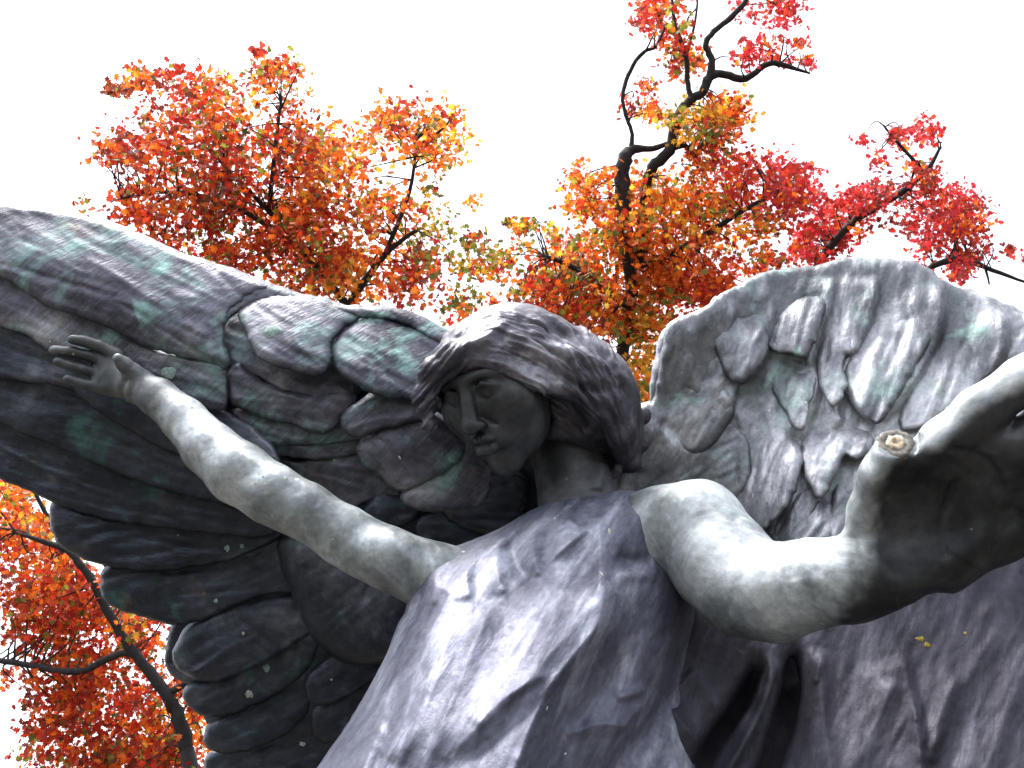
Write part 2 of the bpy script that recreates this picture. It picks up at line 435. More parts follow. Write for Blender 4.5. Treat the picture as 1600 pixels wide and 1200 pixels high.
LWF = [
 # outline, lift, axis, tip (x, y, reach, lift), dome, rim, material
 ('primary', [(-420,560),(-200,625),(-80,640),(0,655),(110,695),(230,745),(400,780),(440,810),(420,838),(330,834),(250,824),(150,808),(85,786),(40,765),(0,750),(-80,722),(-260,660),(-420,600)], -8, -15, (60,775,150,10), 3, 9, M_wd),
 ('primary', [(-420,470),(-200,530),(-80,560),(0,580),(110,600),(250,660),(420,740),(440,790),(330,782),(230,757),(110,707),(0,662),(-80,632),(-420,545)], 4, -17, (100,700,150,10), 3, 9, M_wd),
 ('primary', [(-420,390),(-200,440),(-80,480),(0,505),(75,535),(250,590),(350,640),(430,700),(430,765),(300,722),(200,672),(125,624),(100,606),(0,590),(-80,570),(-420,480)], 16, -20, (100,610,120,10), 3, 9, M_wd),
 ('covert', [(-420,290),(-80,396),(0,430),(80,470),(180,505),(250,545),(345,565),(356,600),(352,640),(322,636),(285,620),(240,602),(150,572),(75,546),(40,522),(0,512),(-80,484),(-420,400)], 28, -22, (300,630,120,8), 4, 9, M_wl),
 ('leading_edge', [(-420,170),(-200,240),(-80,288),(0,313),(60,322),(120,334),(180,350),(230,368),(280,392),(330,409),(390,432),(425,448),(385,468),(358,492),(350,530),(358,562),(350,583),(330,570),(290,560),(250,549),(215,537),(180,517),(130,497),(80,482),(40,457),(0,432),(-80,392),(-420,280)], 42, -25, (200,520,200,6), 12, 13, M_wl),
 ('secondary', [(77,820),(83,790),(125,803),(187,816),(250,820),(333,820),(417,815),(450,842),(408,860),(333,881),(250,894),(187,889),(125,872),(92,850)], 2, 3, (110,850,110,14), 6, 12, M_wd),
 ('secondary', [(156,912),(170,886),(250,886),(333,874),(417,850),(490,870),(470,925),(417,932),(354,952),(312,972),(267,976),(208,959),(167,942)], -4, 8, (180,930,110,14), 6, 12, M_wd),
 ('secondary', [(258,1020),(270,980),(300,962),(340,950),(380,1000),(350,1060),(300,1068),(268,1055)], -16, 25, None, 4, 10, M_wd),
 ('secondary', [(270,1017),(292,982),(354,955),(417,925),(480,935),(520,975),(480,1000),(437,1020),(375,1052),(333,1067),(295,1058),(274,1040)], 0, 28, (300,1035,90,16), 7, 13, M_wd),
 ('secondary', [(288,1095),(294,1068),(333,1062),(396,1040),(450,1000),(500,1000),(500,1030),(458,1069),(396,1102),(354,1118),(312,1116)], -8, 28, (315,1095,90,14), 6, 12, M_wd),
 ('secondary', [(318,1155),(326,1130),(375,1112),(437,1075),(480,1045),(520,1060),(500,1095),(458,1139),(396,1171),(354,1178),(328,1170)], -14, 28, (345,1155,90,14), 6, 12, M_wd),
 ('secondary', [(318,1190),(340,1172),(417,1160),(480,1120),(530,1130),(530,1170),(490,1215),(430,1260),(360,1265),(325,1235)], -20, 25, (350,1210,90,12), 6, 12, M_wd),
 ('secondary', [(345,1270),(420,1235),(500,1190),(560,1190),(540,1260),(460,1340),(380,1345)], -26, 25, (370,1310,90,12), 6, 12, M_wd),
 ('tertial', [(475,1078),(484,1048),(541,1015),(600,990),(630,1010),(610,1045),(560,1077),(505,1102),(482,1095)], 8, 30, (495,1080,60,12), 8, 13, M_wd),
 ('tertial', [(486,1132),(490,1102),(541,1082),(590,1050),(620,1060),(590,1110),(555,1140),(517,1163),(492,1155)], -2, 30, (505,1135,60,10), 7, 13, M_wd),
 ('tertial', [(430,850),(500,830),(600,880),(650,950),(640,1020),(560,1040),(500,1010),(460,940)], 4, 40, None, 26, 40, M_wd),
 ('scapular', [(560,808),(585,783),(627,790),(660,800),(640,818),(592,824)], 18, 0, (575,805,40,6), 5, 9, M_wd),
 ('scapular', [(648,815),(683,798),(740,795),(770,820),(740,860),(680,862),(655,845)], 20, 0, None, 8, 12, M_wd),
 ('scapular', [(413,708),(467,722),(520,712),(560,712),(590,735),(618,760),(625,785),(585,780),(547,800),(517,786),(460,762),(430,740)], 8, -15, (560,785,60,8), 4, 8, M_wl),
 ('scapular', [(700,740),(760,740),(820,770),(800,830),(740,830),(690,800)], 24, 0, None, 8, 12, M_wd),
 ('scapular', [(380,688),(440,690),(520,688),(570,685),(570,712),(527,717),(487,718),(450,714),(408,708)], 15, -5, (470,715,60,5), 3, 7, M_wl),
 ('scapular', [(362,640),(400,640),(460,655),(520,665),(570,665),(570,694),(500,695),(467,697),(417,695),(385,688),(368,664)], 22, -12, (400,690,60,6), 4, 9, M_wl),
 ('scapular', [(350,500),(352,545),(362,578),(400,592),(440,614),(500,626),(545,626),(570,600),(530,550),(400,480)], 18, -20, None, 5, 10, M_wl),
 ('scapular', [(353,590),(366,576),(382,587),(410,605),(450,619),(487,626),(540,628),(550,650),(517,672),(490,676),(460,665),(427,659),(400,649),(366,634),(354,610)], 34, -18, (365,605,60,8), 8, 11, M_wl),
 ('scapular', [(625,775),(650,740),(690,705),(730,700),(770,740),(760,790),(710,800),(650,796)], 26, -30, None, 10, 13, M_wl),
 ('scapular', [(556,703),(568,683),(600,668),(650,655),(700,680),(722,725),(670,752),(620,766),(595,745),(565,724)], 34, -35, (590,730,60,6), 10, 13, M_wl),
 ('scapular', [(533,650),(560,629),(590,617),(650,610),(690,640),(660,662),(600,672),(562,684),(540,677)], 40, 15, (550,660,50,6), 7, 11, M_wl),
 ('scapular', [(516,540),(530,520),(567,498),(605,495),(640,506),(700,520),(740,580),(700,630),(637,623),(593,619),(560,605),(533,588),(519,563)], 48, -25, (580,600,70,10), 11, 13, M_wl),
 ('scapular', [(372,490),(405,467),(450,462),(500,468),(548,486),(560,502),(530,523),(517,540),(519,560),(508,581),(487,588),(450,578),(417,568),(393,546),(382,515)], 56, -30, (450,570,70,12), 11, 13, M_wl),
 ('leading_edge', [(335,412),(400,432),(430,444),(530,474),(600,478),(650,490),(690,512),(720,545),(700,545),(640,512),(600,501),(540,493),(480,478),(410,472),(370,490),(352,505),(340,480),(325,440)], 46, -22, None, 6, 9, M_wl),
]
for i, (nm, poly, off, ax, tip, dome, rim, mt) in enumerate(LWF):
    tl = {'primary': (0.02, 0.30), 'covert': (0.0, 0.22), 'leading_edge': (0.0, 0.05), 'secondary': (-0.05, 0.34), 'tertial': (-0.12, 0.22), 'scapular': (-0.08, 0.20)}[nm]
    top = i >= len(LWF) - 3
    relief('feather', poly, zf(off, Wl), mt, left_wing, rim=rim, H=rim*0.8, dome=dome, thick=9, axis=ax, seed=i+1, tipraise=tip, cell=3.4, grain=1.5, rough=3.0, jitter=2.2,
           root=(0 if nm == 'leading_edge' else 5 if top else 20), tilt=tl, strokes=barbs(poly, ax, i, 14 if nm in ('leading_edge', 'primary', 'covert') else 7, 2.2))

# ---- right wing
def Wr(x, y):
    t = np.clip((x - 1090) / 160, 0, 1); t = t * t * (3 - 2 * t)
    return -190 + 0.15 * np.maximum(x - 1150, 0) + 0.32 * np.maximum(1150 - x, 0) + (y - 600) * (-0.22 + 0.50 * t)
right_wing = relief('wing', [(1019,625),(1031,568),(1039,517),(1054,497),(1090,484),(1117,466),(1148,447),(1184,427),(1223,421),(1270,415),(1325,401),(1356,403),(1423,407),(1450,419),
    (1477,439),(1501,450),(1544,462),(1575,478),(1600,494),(1690,540),(1790,640),(1850,760),(1760,780),(1500,800),(1350,860),(1250,900),(1080,900),(960,880),(930,800),(940,700),(990,640)],
    zf(-14, Wr), M_wr, statue, rim=16, H=12, thick=24, cell=4, rough=5, grain=2.0, jitter=3, axis=72, strokes=[
    ([(1300,430),(1296,480),(1272,540),(1262,575)], 20, 46, 6), ([(1262,560),(1276,600),(1266,650),(1250,690)], 16, 34, 6),
    ([(1368,430),(1366,470),(1350,520),(1330,560)], 22, 42, 6), ([(1470,440),(1472,500),(1450,560),(1410,620),(1376,662)], 24, 60, 6),
    ([(1562,480),(1570,530),(1548,580),(1500,625),(1440,672)], 20, 50, 7), ([(1200,440),(1206,500),(1190,560),(1165,600)], 14, 36, 6),
    ([(1150,465),(1140,530),(1150,590),(1130,650)], 12, 32, 6), ([(1090,500),(1075,560),(1090,620),(1070,680)], 10, 30, 8),
    ([(1320,600),(1305,640),(1320,660)], 12, 20, 5), ([(1120,600),(1160,660),(1180,740),(1170,800)], 12, 30, 7), ([(1020,660),(1060,700),(1110,720),(1140,770)], 10, 24, 8),
    ([(1040,640),(1010,690),(1000,740)], 12, 16, 10), ([(1230,700),(1210,760),(1180,810)], 12, 26, 6), ([(1060,600),(1110,650),(1120,700)], -8, 9, None)])
right_wing['label'] = 'right wing fanned upright behind the raised hand, pale scalloped feathers'
RWF = [
 ([(1555,700),(1600,600),(1700,600),(1790,700),(1790,780),(1680,790),(1560,790),(1540,760)], -2, 70, None, 8, 14),
 ([(1560,520),(1575,480),(1640,510),(1730,580),(1760,680),(1700,720),(1620,650),(1560,600)], 8, 60, None, 8, 14),
 ([(1400,700),(1450,655),(1520,640),(1560,680),(1540,770),(1450,800),(1390,800),(1370,770)], 0, 60, None, 8, 14),
 ([(1300,700),(1356,700),(1362,740),(1348,790),(1325,850),(1296,845),(1294,807),(1307,770)], 6, 70, (1305,830,50,8), 5, 9),
 ([(1255,768),(1282,772),(1270,800),(1246,828),(1212,850),(1216,820)], 4, 50, None, 4, 8),
 ([(1300,840),(1230,850),(1180,830),(1160,780),(1200,740),(1290,780)], -6, 50, None, 4, 8),
 ([(1191,600),(1215,625),(1240,672),(1252,717),(1250,746),(1231,788),(1191,828),(1160,812),(1145,772),(1155,713),(1172,650)], 10, 70, (1195,815,60,10), 5, 10),
 ([(985,700),(1010,640),(1060,630),(1130,650),(1170,690),(1165,760),(1120,790),(1060,770),(1000,760)], -2, 40, None, 8, 14),
 ([(1100,770),(1160,720),(1170,800),(1160,850),(1090,830)], 4, 40, None, 5, 10),
 ([(1262,708),(1276,670),(1310,640),(1344,645),(1366,670),(1361,702),(1341,720),(1320,712),(1306,746),(1283,780),(1267,758),(1261,732)], 22, 70, (1283,765,50,12), 7, 10),
 ([(1040,690),(1022,645),(1032,568),(1047,520),(1095,495),(1135,480),(1150,540),(1155,600),(1140,660),(1095,710)], 14, 75, None, 8, 14),
 ([(1413,672),(1423,623),(1448,576),(1478,513),(1487,458),(1520,455),(1550,468),(1572,488),(1570,525),(1553,570),(1522,610),(1455,662)], 16, 65, (1430,650,70,12), 8, 11),
 ([(1199,584),(1215,548),(1240,540),(1264,556),(1275,588),(1267,631),(1254,672),(1232,656),(1214,618)], 22, 80, (1250,655,50,12), 7, 10),
 ([(1376,438),(1400,424),(1425,419),(1456,445),(1468,486),(1452,537),(1424,584),(1396,631),(1373,660),(1343,648),(1323,607),(1329,560),(1352,523),(1364,478)], 28, 68, (1370,640,80,16), 9, 12),
 ([(1298,444),(1330,422),(1362,422),(1366,447),(1353,497),(1334,545),(1318,568),(1322,607),(1301,637),(1285,615),(1281,564),(1293,517)], 32, 75, (1303,620,50,14), 7, 10),
 ([(1121,478),(1152,460),(1190,444),(1198,490),(1200,550),(1167,596),(1140,592),(1122,540)], 28, 72, (1160,585,50,10), 6, 10),
 ([(1190,446),(1222,438),(1284,434),(1290,474),(1283,509),(1263,553),(1231,554),(1200,540),(1192,490)], 38, 75, (1250,545,60,12), 8, 11),
]
for i, (poly, off, ax, tip, dome, rim) in enumerate(RWF):
    off = off * 0.35 - 4 if i >= 11 else -13 if i in (7, 10) else off - 6
    relief('feather', poly, zf(off, Wr), M_wr, right_wing, rim=rim*1.2, H=rim*0.6, dome=dome, thick=9, axis=ax, seed=50+i, tipraise=tip, cell=3.4, grain=1.8, rough=4.5, jitter=3.5,
           root=12, sink=30, tilt=(0.24, 0.12), strokes=barbs(poly, ax, 60 + i, 9, 3.0))

# ---- gown
GOWN = [(640,905),(634,950),(622,975),(600,1030),(570,1085),(540,1135),(495,1200),(440,1290),(380,1400),(360,1500),(1130,1500),(1100,1300),(1080,1150),(1075,1040),(1085,960),(1075,900),
        (1048,850),(1040,800),(1020,772),(985,766),(940,768),(900,772),(860,784),(820,802),(780,826),(720,850),(685,862),(655,880)]
gown_strokes = [
 ([(948,850),(944,920),(936,972),(900,1020),(850,1090),(806,1200),(770,1300),(740,1400)], 95, 110, 34),
 ([(1060,960),(1020,1080),(962,1150),(925,1220),(880,1320)], 36, 50, 18),
 ([(1010,1060),(1060,1110),(1110,1160)], -16, 16, None),
 ([(770,940),(745,1000),(715,1070),(690,1130),(660,1220)], 22, 60, 20),
 ([(700,960),(690,1030),(660,1110),(620,1200)], 15, 46, 16),
 ([(720,880),(700,950),(670,1020),(640,1090)], 9, 34, 16),
 ([(880,900),(860,980),(800,1060),(740,1130),(700,1200)], 15, 52, 16),
 ([(930,930),(880,1000),(800,1090),(700,1180)], 13, 44, 12),
 ([(900,1060),(840,1100),(780,1150),(730,1190)], -5, 10, None),
 ([(860,1050),(790,1090),(740,1140)], 8, 16, 7),
 ([(820,800),(800,850),(812,890),(830,900)], -24, 13, None),
 ([(840,800),(832,850),(845,905)], 18, 16, 8),
 ([(790,830),(775,880),(790,930)], 14, 18, 8),
 ([(700,870),(680,900),(672,950)], 16, 11, None),
 ([(668,872),(655,910),(650,960)], -15, 9, None),
 ([(760,850),(730,890),(735,940)], 16, 18, 8),
 ([(895,812),(885,830),(900,850)], 34, 34, None),
 ([(960,870),(990,880),(1020,872)], -20, 14, None),
 ([(960,900),(1000,895),(1030,900)], 15, 11, None),
 ([(935,800),(938,860),(936,930)], 12, 10, 7),
 ([(850,920),(900,900),(940,905)], -7, 26, None),
 ([(960,1090),(1000,1080),(1040,1060)], 7, 8, None),
 ([(880,1150),(940,1130),(1000,1140)], 8, 12, 8),
 ([(600,1120),(570,1200),(540,1300)], 16, 30, 9),
]
rs = np.random.RandomState(3)
for _ in range(46):           # small wrinkles that follow the pull of the cloth
    x = rs.uniform(600, 1000); y = rs.uniform(880, 1300); a = math.radians(rs.uniform(100, 135)); L = rs.uniform(40, 120)
    gown_strokes.append(([(x, y), (x + math.cos(a)*L/2 + rs.uniform(-6, 6), y + math.sin(a)*L/2), (x + math.cos(a)*L, y + math.sin(a)*L)], rs.uniform(-3, 3.5), rs.uniform(5, 12), None if rs.rand() < .5 else rs.uniform(5, 9)))
def Wg(x, y):
    c = 950 - 0.85 * (y - 930)
    return -70 + 0.12 * (y - 800) - 0.0019 * np.clip(x - c, 0, 230) ** 2 + 0.22 * np.clip(y - 900, 0, 500)
gown = relief('gown', GOWN, Wg, M_gown, statue, rim=105, H=95, dome=14, thick=150, strokes=gown_strokes, grain=0.8, rough=2.0, cell=3.2, jitter=0.8, seed=91, axis=62)
gown['label'] = 'pale draped gown pulled tight across the chest'

CLOAK = [(900,1000),(960,900),(1100,860),(1250,880),(1400,840),(1560,800),(1640,780),(1760,740),(1900,900),(1900,1500),(900,1500),(930,1150)]
cloak_strokes = [
 ([(1225,1030),(1200,1080),(1170,1140),(1130,1220)], 26, 16, 9),
 ([(1290,1010),(1285,1080),(1292,1160),(1310,1260)], 16, 34, 10),
 ([(1408,1020),(1418,1060),(1432,1120),(1442,1210),(1460,1320)], 20, 44, 8),
 ([(1500,1050),(1470,1120),(1455,1200)], 12, 22, 10),
 ([(1400,1060),(1370,1130),(1320,1220)], 10, 26, 12),
 ([(1080,1040),(1110,1090),(1140,1130)], 10, 16, 8),
 ([(1000,1060),(1050,1110),(1100,1170)], 18, 26, 9),
 ([(1560,980),(1500,1080),(1450,1180)], 10, 40, 20),
 ([(1640,1000),(1580,1100),(1530,1240)], 14, 50, 20),
]
for _ in range(16):
    x = rs.uniform(1020, 1600); y = rs.uniform(1000, 1250); a = math.radians(rs.uniform(95, 130)); L = rs.uniform(40, 110)
    cloak_strokes.append(([(x, y), (x + math.cos(a)*L/2 + rs.uniform(-6, 6), y + math.sin(a)*L/2), (x + math.cos(a)*L, y + math.sin(a)*L)], rs.uniform(-5, 6), rs.uniform(4, 10), None if rs.rand() < .5 else rs.uniform(3, 6)))
def Wc(x, y):
    return -120 + 0.34 * (y - 950) - 0.05 * np.clip(1250 - x, 0, 400) + 0.06 * np.clip(x - 1250, 0, 700)
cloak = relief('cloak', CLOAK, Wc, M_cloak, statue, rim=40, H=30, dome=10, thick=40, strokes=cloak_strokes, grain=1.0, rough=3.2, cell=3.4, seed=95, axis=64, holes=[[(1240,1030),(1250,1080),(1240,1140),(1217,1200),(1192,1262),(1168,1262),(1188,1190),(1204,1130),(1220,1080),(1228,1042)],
    [(1182,1050),(1174,1095),(1152,1132),(1122,1177),(1097,1230),(1072,1262),(1078,1210),(1108,1150),(1138,1110),(1165,1068)]])
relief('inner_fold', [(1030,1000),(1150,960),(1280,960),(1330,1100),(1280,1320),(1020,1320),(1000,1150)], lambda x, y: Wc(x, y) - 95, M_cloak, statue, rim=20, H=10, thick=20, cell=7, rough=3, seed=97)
cloak['label'] = 'dark folded drapery hanging beneath the raised arm'

# ---- bare figure: head, neck, arms and hands in one surface
VOX = 2.8
fl = Field((-800, -430, -330), (1010, 230, 470), VOX)
# left arm
chain(fl, [(720,920,-60,60),(690,908,-45,56),(610,874,-25,48),(540,838,-15,45),(480,800,-10,43),(425,772,-10,46),(372,738,-20,48),(327,700,-35,41),(287,655,-55,34),(248,622,-70,29),(215,603,-80,26)], 10)
# muscle and elbow
fl.ell(cam_pt(450, 800, 0), (36, 26, 30), None, 16)
fl.ell(cam_pt(590, 868, 2), (60, 34, 30), None, 18)
# left hand: palm and fingers
for q in ([(215,603,-80,25),(182,562,-86,13)], [(215,603,-80,25),(165,572,-88,13)], [(215,603,-80,25),(158,590,-88,13)], [(212,607,-80,24),(158,604,-86,13)], [(200,590,-84,24),(172,588,-88,18)]):
    chain(fl, q, 7)
chain(fl, [(184,557,-84,12),(156,541,-78,9.5),(132,533,-72,8.5),(112,530,-68,7.5)], 3)
chain(fl, [(168,568,-88,11),(140,557,-84,9),(112,550,-78,8.5),(84,547,-72,7.5)], 3)
chain(fl, [(160,586,-88,11),(132,577,-84,9),(108,571,-78,8),(90,565,-72,7.5)], 2.5)
chain(fl, [(160,606,-86,11),(138,602,-82,8.5),(120,597,-76,8),(105,592,-68,7)], 2.5)
chain(fl, [(226,600,-72,18),(208,582,-56,14),(194,569,-38,11),(184,560,-24,8.5)], 6)
# right arm
chain(fl, [(990,880,-60,70),(1050,822,-30,60),(1088,828,-10,76),(1128,880,20,78),(1165,915,45,76),(1208,925,80,74),(1268,912,120,66),(1330,905,160,64),(1385,888,195,60)], 16)
# right hand: the palm faces down towards the viewer, its index edge nearest
chain(fl, [(1385,885,180,62),(1460,858,190,66),(1550,815,200,62),(1640,770,215,60)], 18)
chain(fl, [(1375,868,195,56),(1440,800,240,40),(1490,720,290,36)], 18)
chain(fl, [(1460,800,225,44),(1560,740,265,44),(1640,720,280,44)], 18)
chain(fl, [(1490,735,275,40),(1560,700,295,40),(1640,690,300,40)], 18)
chain(fl, [(1385,800,225,36),(1430,755,262,36),(1475,715,290,36)], 18)
chain(fl, [(1352,872,180,38),(1360,800,225,33),(1374,742,262,29),(1396,698,285,28)], 12)
chain(fl, [(1440,745,275,36),(1476,694,300,39),(1530,643,325,36),(1600,594,350,35),(1680,538,375,33)], 12)
chain(fl, [(1560,738,290,44),(1592,697,310,36),(1640,657,330,33),(1720,602,355,30)], 7)
chain(fl, [(1630,780,270,46),(1680,740,290,36),(1780,680,320,30)], 7)
chain(fl, [(1640,830,230,46),(1700,800,250,34),(1790,760,270,28)], 7)
c = cam_pt(1437, 830, 290); fl.ell(c, (54, 72, 66), None, 24, sub=True)
c = cam_pt(1530, 790, 310); fl.ell(c, (90, 60, 50), None, 30, sub=True)
# thumb is snapped off: cut square
a = cam_pt(1400, 692, 290); nrm = cam_pt(1406, 662, 325) - a; nrm = nrm / np.linalg.norm(nrm)
sl, G = fl.box(a - 45, a + 45, 0)
pl = (G[0]-a[0])*nrm[0] + (G[1]-a[1])*nrm[1] + (G[2]-a[2])*nrm[2]
rad = np.sqrt(np.maximum((G[0]-a[0])**2 + (G[1]-a[1])**2 + (G[2]-a[2])**2 - pl**2, 0))
fl.f[sl] = np.where(rad < 28, np.maximum(fl.f[sl], pl), fl.f[sl])
# trunk inside the gown, ties everything together
fl.ell(cam_pt(1020, 818, -45), (62, 52, 55), None, 20)
fl.cone(cam_pt(720, 920, -90), cam_pt(1000, 880, -90), 50, 60, 20)
# neck
chain(fl, [(915,860,-95,76),(905,790,-110,62),(885,700,-130,56),(860,650,-130,56)], 12)
fl.cone(cam_pt(885, 720, -85), cam_pt(925, 800, -55), 14, 18, 14)

# head, in its own frame
yaw, roll, pit = math.radians(-35), math.radians(21), math.radians(8)
Ry = np.array(Matrix.Rotation(yaw, 3, 'Y')); Rz = np.array(Matrix.Rotation(roll, 3, 'Z')); Rx = np.array(Matrix.Rotation(pit, 3, 'X'))
HM = Rz @ Rx @ Ry; HS = 1.20; HC = cam_pt(790, 606, -30)
def hp(x, y, z): return HC + HM @ (np.array([x, y, z]) * HS)
HC = HC + cam_pt(729, 671, 60) - hp(0, -38, 108) * np.array([1, 1, 0]) - cam_pt(729, 671, 60) * np.array([0, 0, 1])
def hell(c, r, k=8, sub=False): fl.ell(hp(*c), np.array(r) * HS, HM, k, sub)
def hcone(a, b, ra, rb, k=5, sub=False): fl.cone(hp(*a), hp(*b), ra*HS, rb*HS, k, sub)
hell((0, 12, -14), (62, 60, 84), 12)
hell((0, -18, 24), (67, 84, 60), 16)
hell((0, -60, 28), (59, 54, 52), 16)
hell((0, -104, 57), (23, 19, 18), 16)
for s in (-1, 1):
    hell((s*41, -28, 50), (29, 30, 26), 16)
    hcone((s*11, 17, 80), (s*44, 16, 63), 8, 7, 14)
    hell((s*27, 1, 86), (20, 13, 17), 8, True)
    hell((s*26, -1, 68), (16, 12, 13), 3)
    hcone((s*12, 2, 78), (s*27, 8, 82), 2.8, 3.2, 4); hcone((s*27, 8, 82), (s*42, 0, 72), 3.2, 2.4, 4)     # upper lids
    hcone((s*13, -4, 77), (s*27, -9, 79), 2.2, 2.4, 3); hcone((s*27, -9, 79), (s*41, -3, 71), 2.4, 2.0, 3)
hcone((0, 14, 80), (0, -34, 98), 9.5, 11.5, 8)
hell((0, -38, 101), (12, 10.5, 10), 5)
for s in (-1, 1):
    hell((s*10, -41, 91), (7, 7, 10), 4)
    hell((s*5.5, -46, 96), (3, 3, 4), 2, True)
    hcone((s*14, -36, 86), (s*30, -62, 66), 2.5, 2.5, 6, True)     # fold beside the nose
hell((0, -64, 72), (29, 19, 19), 10)
hcone((-4, -59, 91), (-17, -66, 84), 6.2, 3.6, 4); hcone((4, -59, 91), (18, -66, 83), 6.2, 3.6, 4)
hcone((-9, -76, 87), (10, -76, 87), 7.2, 7.2, 4)
hcone((-17, -67, 86), (0, -66, 95), 1.8, 2.4, 2, True); hcone((19, -67, 85), (0, -66, 95), 1.8, 2.4, 2, True)
hcone((-10, -84, 82), (10, -84, 82), 5, 5, 8, True)
hcone((0, -48, 96), (0, -56, 95), 2.6, 2.6, 3, True)
V, F = fl.mesh(2); del fl.f
px, py = proj(V); N = vnormals(V, F)
disp = 0.8 * fbm(V[:, 0]/30, V[:, 1]/30, V[:, 2]/30, 3)
body_strokes = [
 ([(345,690),(400,725),(455,758),(500,790)], 3, 14, 14), ([(440,760),(470,768),(500,790)], -2.5, 9, None),
 ([(640,850),(660,890),(650,940)], -3, 12, None),
 ([(1140,800),(1180,850),(1215,862)], -3, 14, None), ([(1200,862),(1230,880),(1240,910)], -2, 14, None),
 ([(1330,830),(1335,880),(1350,940)], -4, 10, None), ([(1490,940),(1440,930),(1400,945)], -5, 9, None),
 ([(1500,740),(1470,820),(1480,880)], -5, 8, None), ([(1560,760),(1530,830),(1500,880)], 6, 20, None),
 ([(1480,700),(1540,720),(1570,770)], -4, 8, None), ([(930,770),(940,720)], 7, 10, None),
 ([(200,590),(190,610),(196,630)], -3, 4, None),
]
disp = disp + stroke_height(px, py, body_strokes)
V = V + N * disp[:, None]
fpx, fpy = px[F].mean(1), py[F].mean(1)
W_ = to_world(V)
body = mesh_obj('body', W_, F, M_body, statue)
body['label'] = 'head, neck and bare arms with both hands held open'
# shade painted into face, neck and right palm; left hand only has darker patina
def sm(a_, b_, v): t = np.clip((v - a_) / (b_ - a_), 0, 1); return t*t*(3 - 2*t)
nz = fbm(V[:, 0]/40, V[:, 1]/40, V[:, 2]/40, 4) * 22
shade_patina = 1 - 0.90 * sm(620, 660, px) * (1 - sm(965, 990, px + nz*0.3)) * (1 - sm(800, 835, py + (px - 900)*0.05))
shade_patina = shade_patina * (0.30 + 0.70 * sm(215, 330, px + nz)) * (1 - 0.93 * sm(1340, 1390, px + nz + 0.25*(py - 800)) * sm(22, 52, (py - 690 + 0.62 * (px - 1400)) + nz * 0.6))
at = body.data.attributes.new('shade_patina', 'FLOAT', 'POINT')
if len(body.data.vertices) == len(shade_patina): at.data.foreach_set('value', shade_patina.astype(np.float32))

# broken thumb end: ring of bare metal round a pale core
m_st, nt, b = new_mat('broken_bronze_core')
v = mapping(nt, (0, 0, 0), (1, 1, 1)); nn = noise(nt, v, 120, 4)
nt.links.new(ramp(nt, nn, [(0.35, (0.045, 0.040, 0.034)), (0.65, (0.14, 0.125, 0.105))]), b.inputs['Base Color']); b.inputs['Roughness'].default_value = 0.8
m_core, nt, b = new_mat('pale_casting_core')
v = mapping(nt, (0, 0, 0), (1, 1, 1)); nn = noise(nt, v, 150, 4)
nt.links.new(ramp(nt, nn, [(0.35, (0.20, 0.13, 0.065)), (0.65, (0.36, 0.33, 0.26))]), b.inputs['Base Color']); b.inputs['Roughness'].default_value = 0.9
def disc(name, cpt, nrm, prof, mat, parent, n=28, wob=0.06, seed=0):
    up = np.array([0, 1, 0.]); e1 = np.cross(up, nrm); e1 /= np.linalg.norm(e1); e2 = np.cross(nrm, e1)
    r_ = np.random.RandomState(seed); w = 1 + wob * r_.uniform(-1, 1, n)
    vs = []; fs = []
    for (r, h) in prof:
        for i in range(n):
            t = 2*math.pi*i/n; rr = r * w[i] * (1 + 0.03 * r_.uniform(-1, 1)); vs.append(cpt + (e1*math.cos(t) + e2*math.sin(t))*rr + nrm*(h + 0.5*r_.uniform(-1, 1)))
    for k in range(len(prof)-1):
        for i in range(n): fs.append([k*n+i, k*n+(i+1) % n, (k+1)*n+(i+1) % n, (k+1)*n+i])
    fs.append([(len(prof)-1)*n+i for i in range(n)]); fs.append([i for i in range(n)][::-1])
    return mesh_obj(name, to_world(np.array(vs)), fs, mat, parent, smooth=False)
st = disc('thumb_stump', a - nrm*2, nrm, [(23, -9), (23.5, -2), (21.5, 2), (17, 3), (12, 2), (10, 0)], m_st, statue, seed=4)
st['label'] = 'snapped off thumb end showing a pale tan core'
disc('core', a - nrm*2, nrm, [(11, -2), (11.5, 2.4), (9.5, 4), (5.5, 4.2), (2.5, 2.2)], m_core, st, seed=6, wob=0.12)

# ---- hair
fh = Field((-210, -240, -330), (290, 170, 170), 2.5)
def E(px_, py_, z, r, k=20, sub=False, rot=None):
    M = None if rot is None else np.array(Matrix.Rotation(math.radians(rot), 3, 'Z'))
    fh.ell(cam_pt(px_, py_, z), r, M, k, sub)
fh.ell(hp(0, 18, -22), np.array((84, 70, 92))*HS, HM, 10)
E(812, 588, -60, (142, 102, 130), 25)
E(915, 585, -85, (78, 58, 95), 25, rot=-35)
E(750, 580, -20, (85, 62, 95), 25, rot=25)
E(890, 608, -80, (112, 86, 120), 30, rot=-30)
E(938, 650, -105, (62, 66, 78), 30)
E(968, 690, -140, (40, 52, 52), 26)
for q in ((985,655,-110,20),(1000,690,-130,17),(985,722,-130,18),(955,735,-115,16),(935,712,-100,14),(1005,650,-125,13),(970,700,-95,15)): E(q[0], q[1], q[2], (q[3], q[3]*1.1, q[3]), 5)
fdir = HM @ np.array([0, 0, 1.0])
for t, rr in ((20, 72), (60, 76), (110, 80), (170, 90)):
    c = hp(0, -18, t); fh.ell(c, np.array([rr*0.88, rr*1.02, rr*0.7]) , HM, 8, True)
fh.cone(hp(0, -60, 10), hp(0, -130, 90), 62, 80, 12, True)
fh.cone(cam_pt(868, 668, 20), cam_pt(895, 770, 50), 62, 70, 14, True)
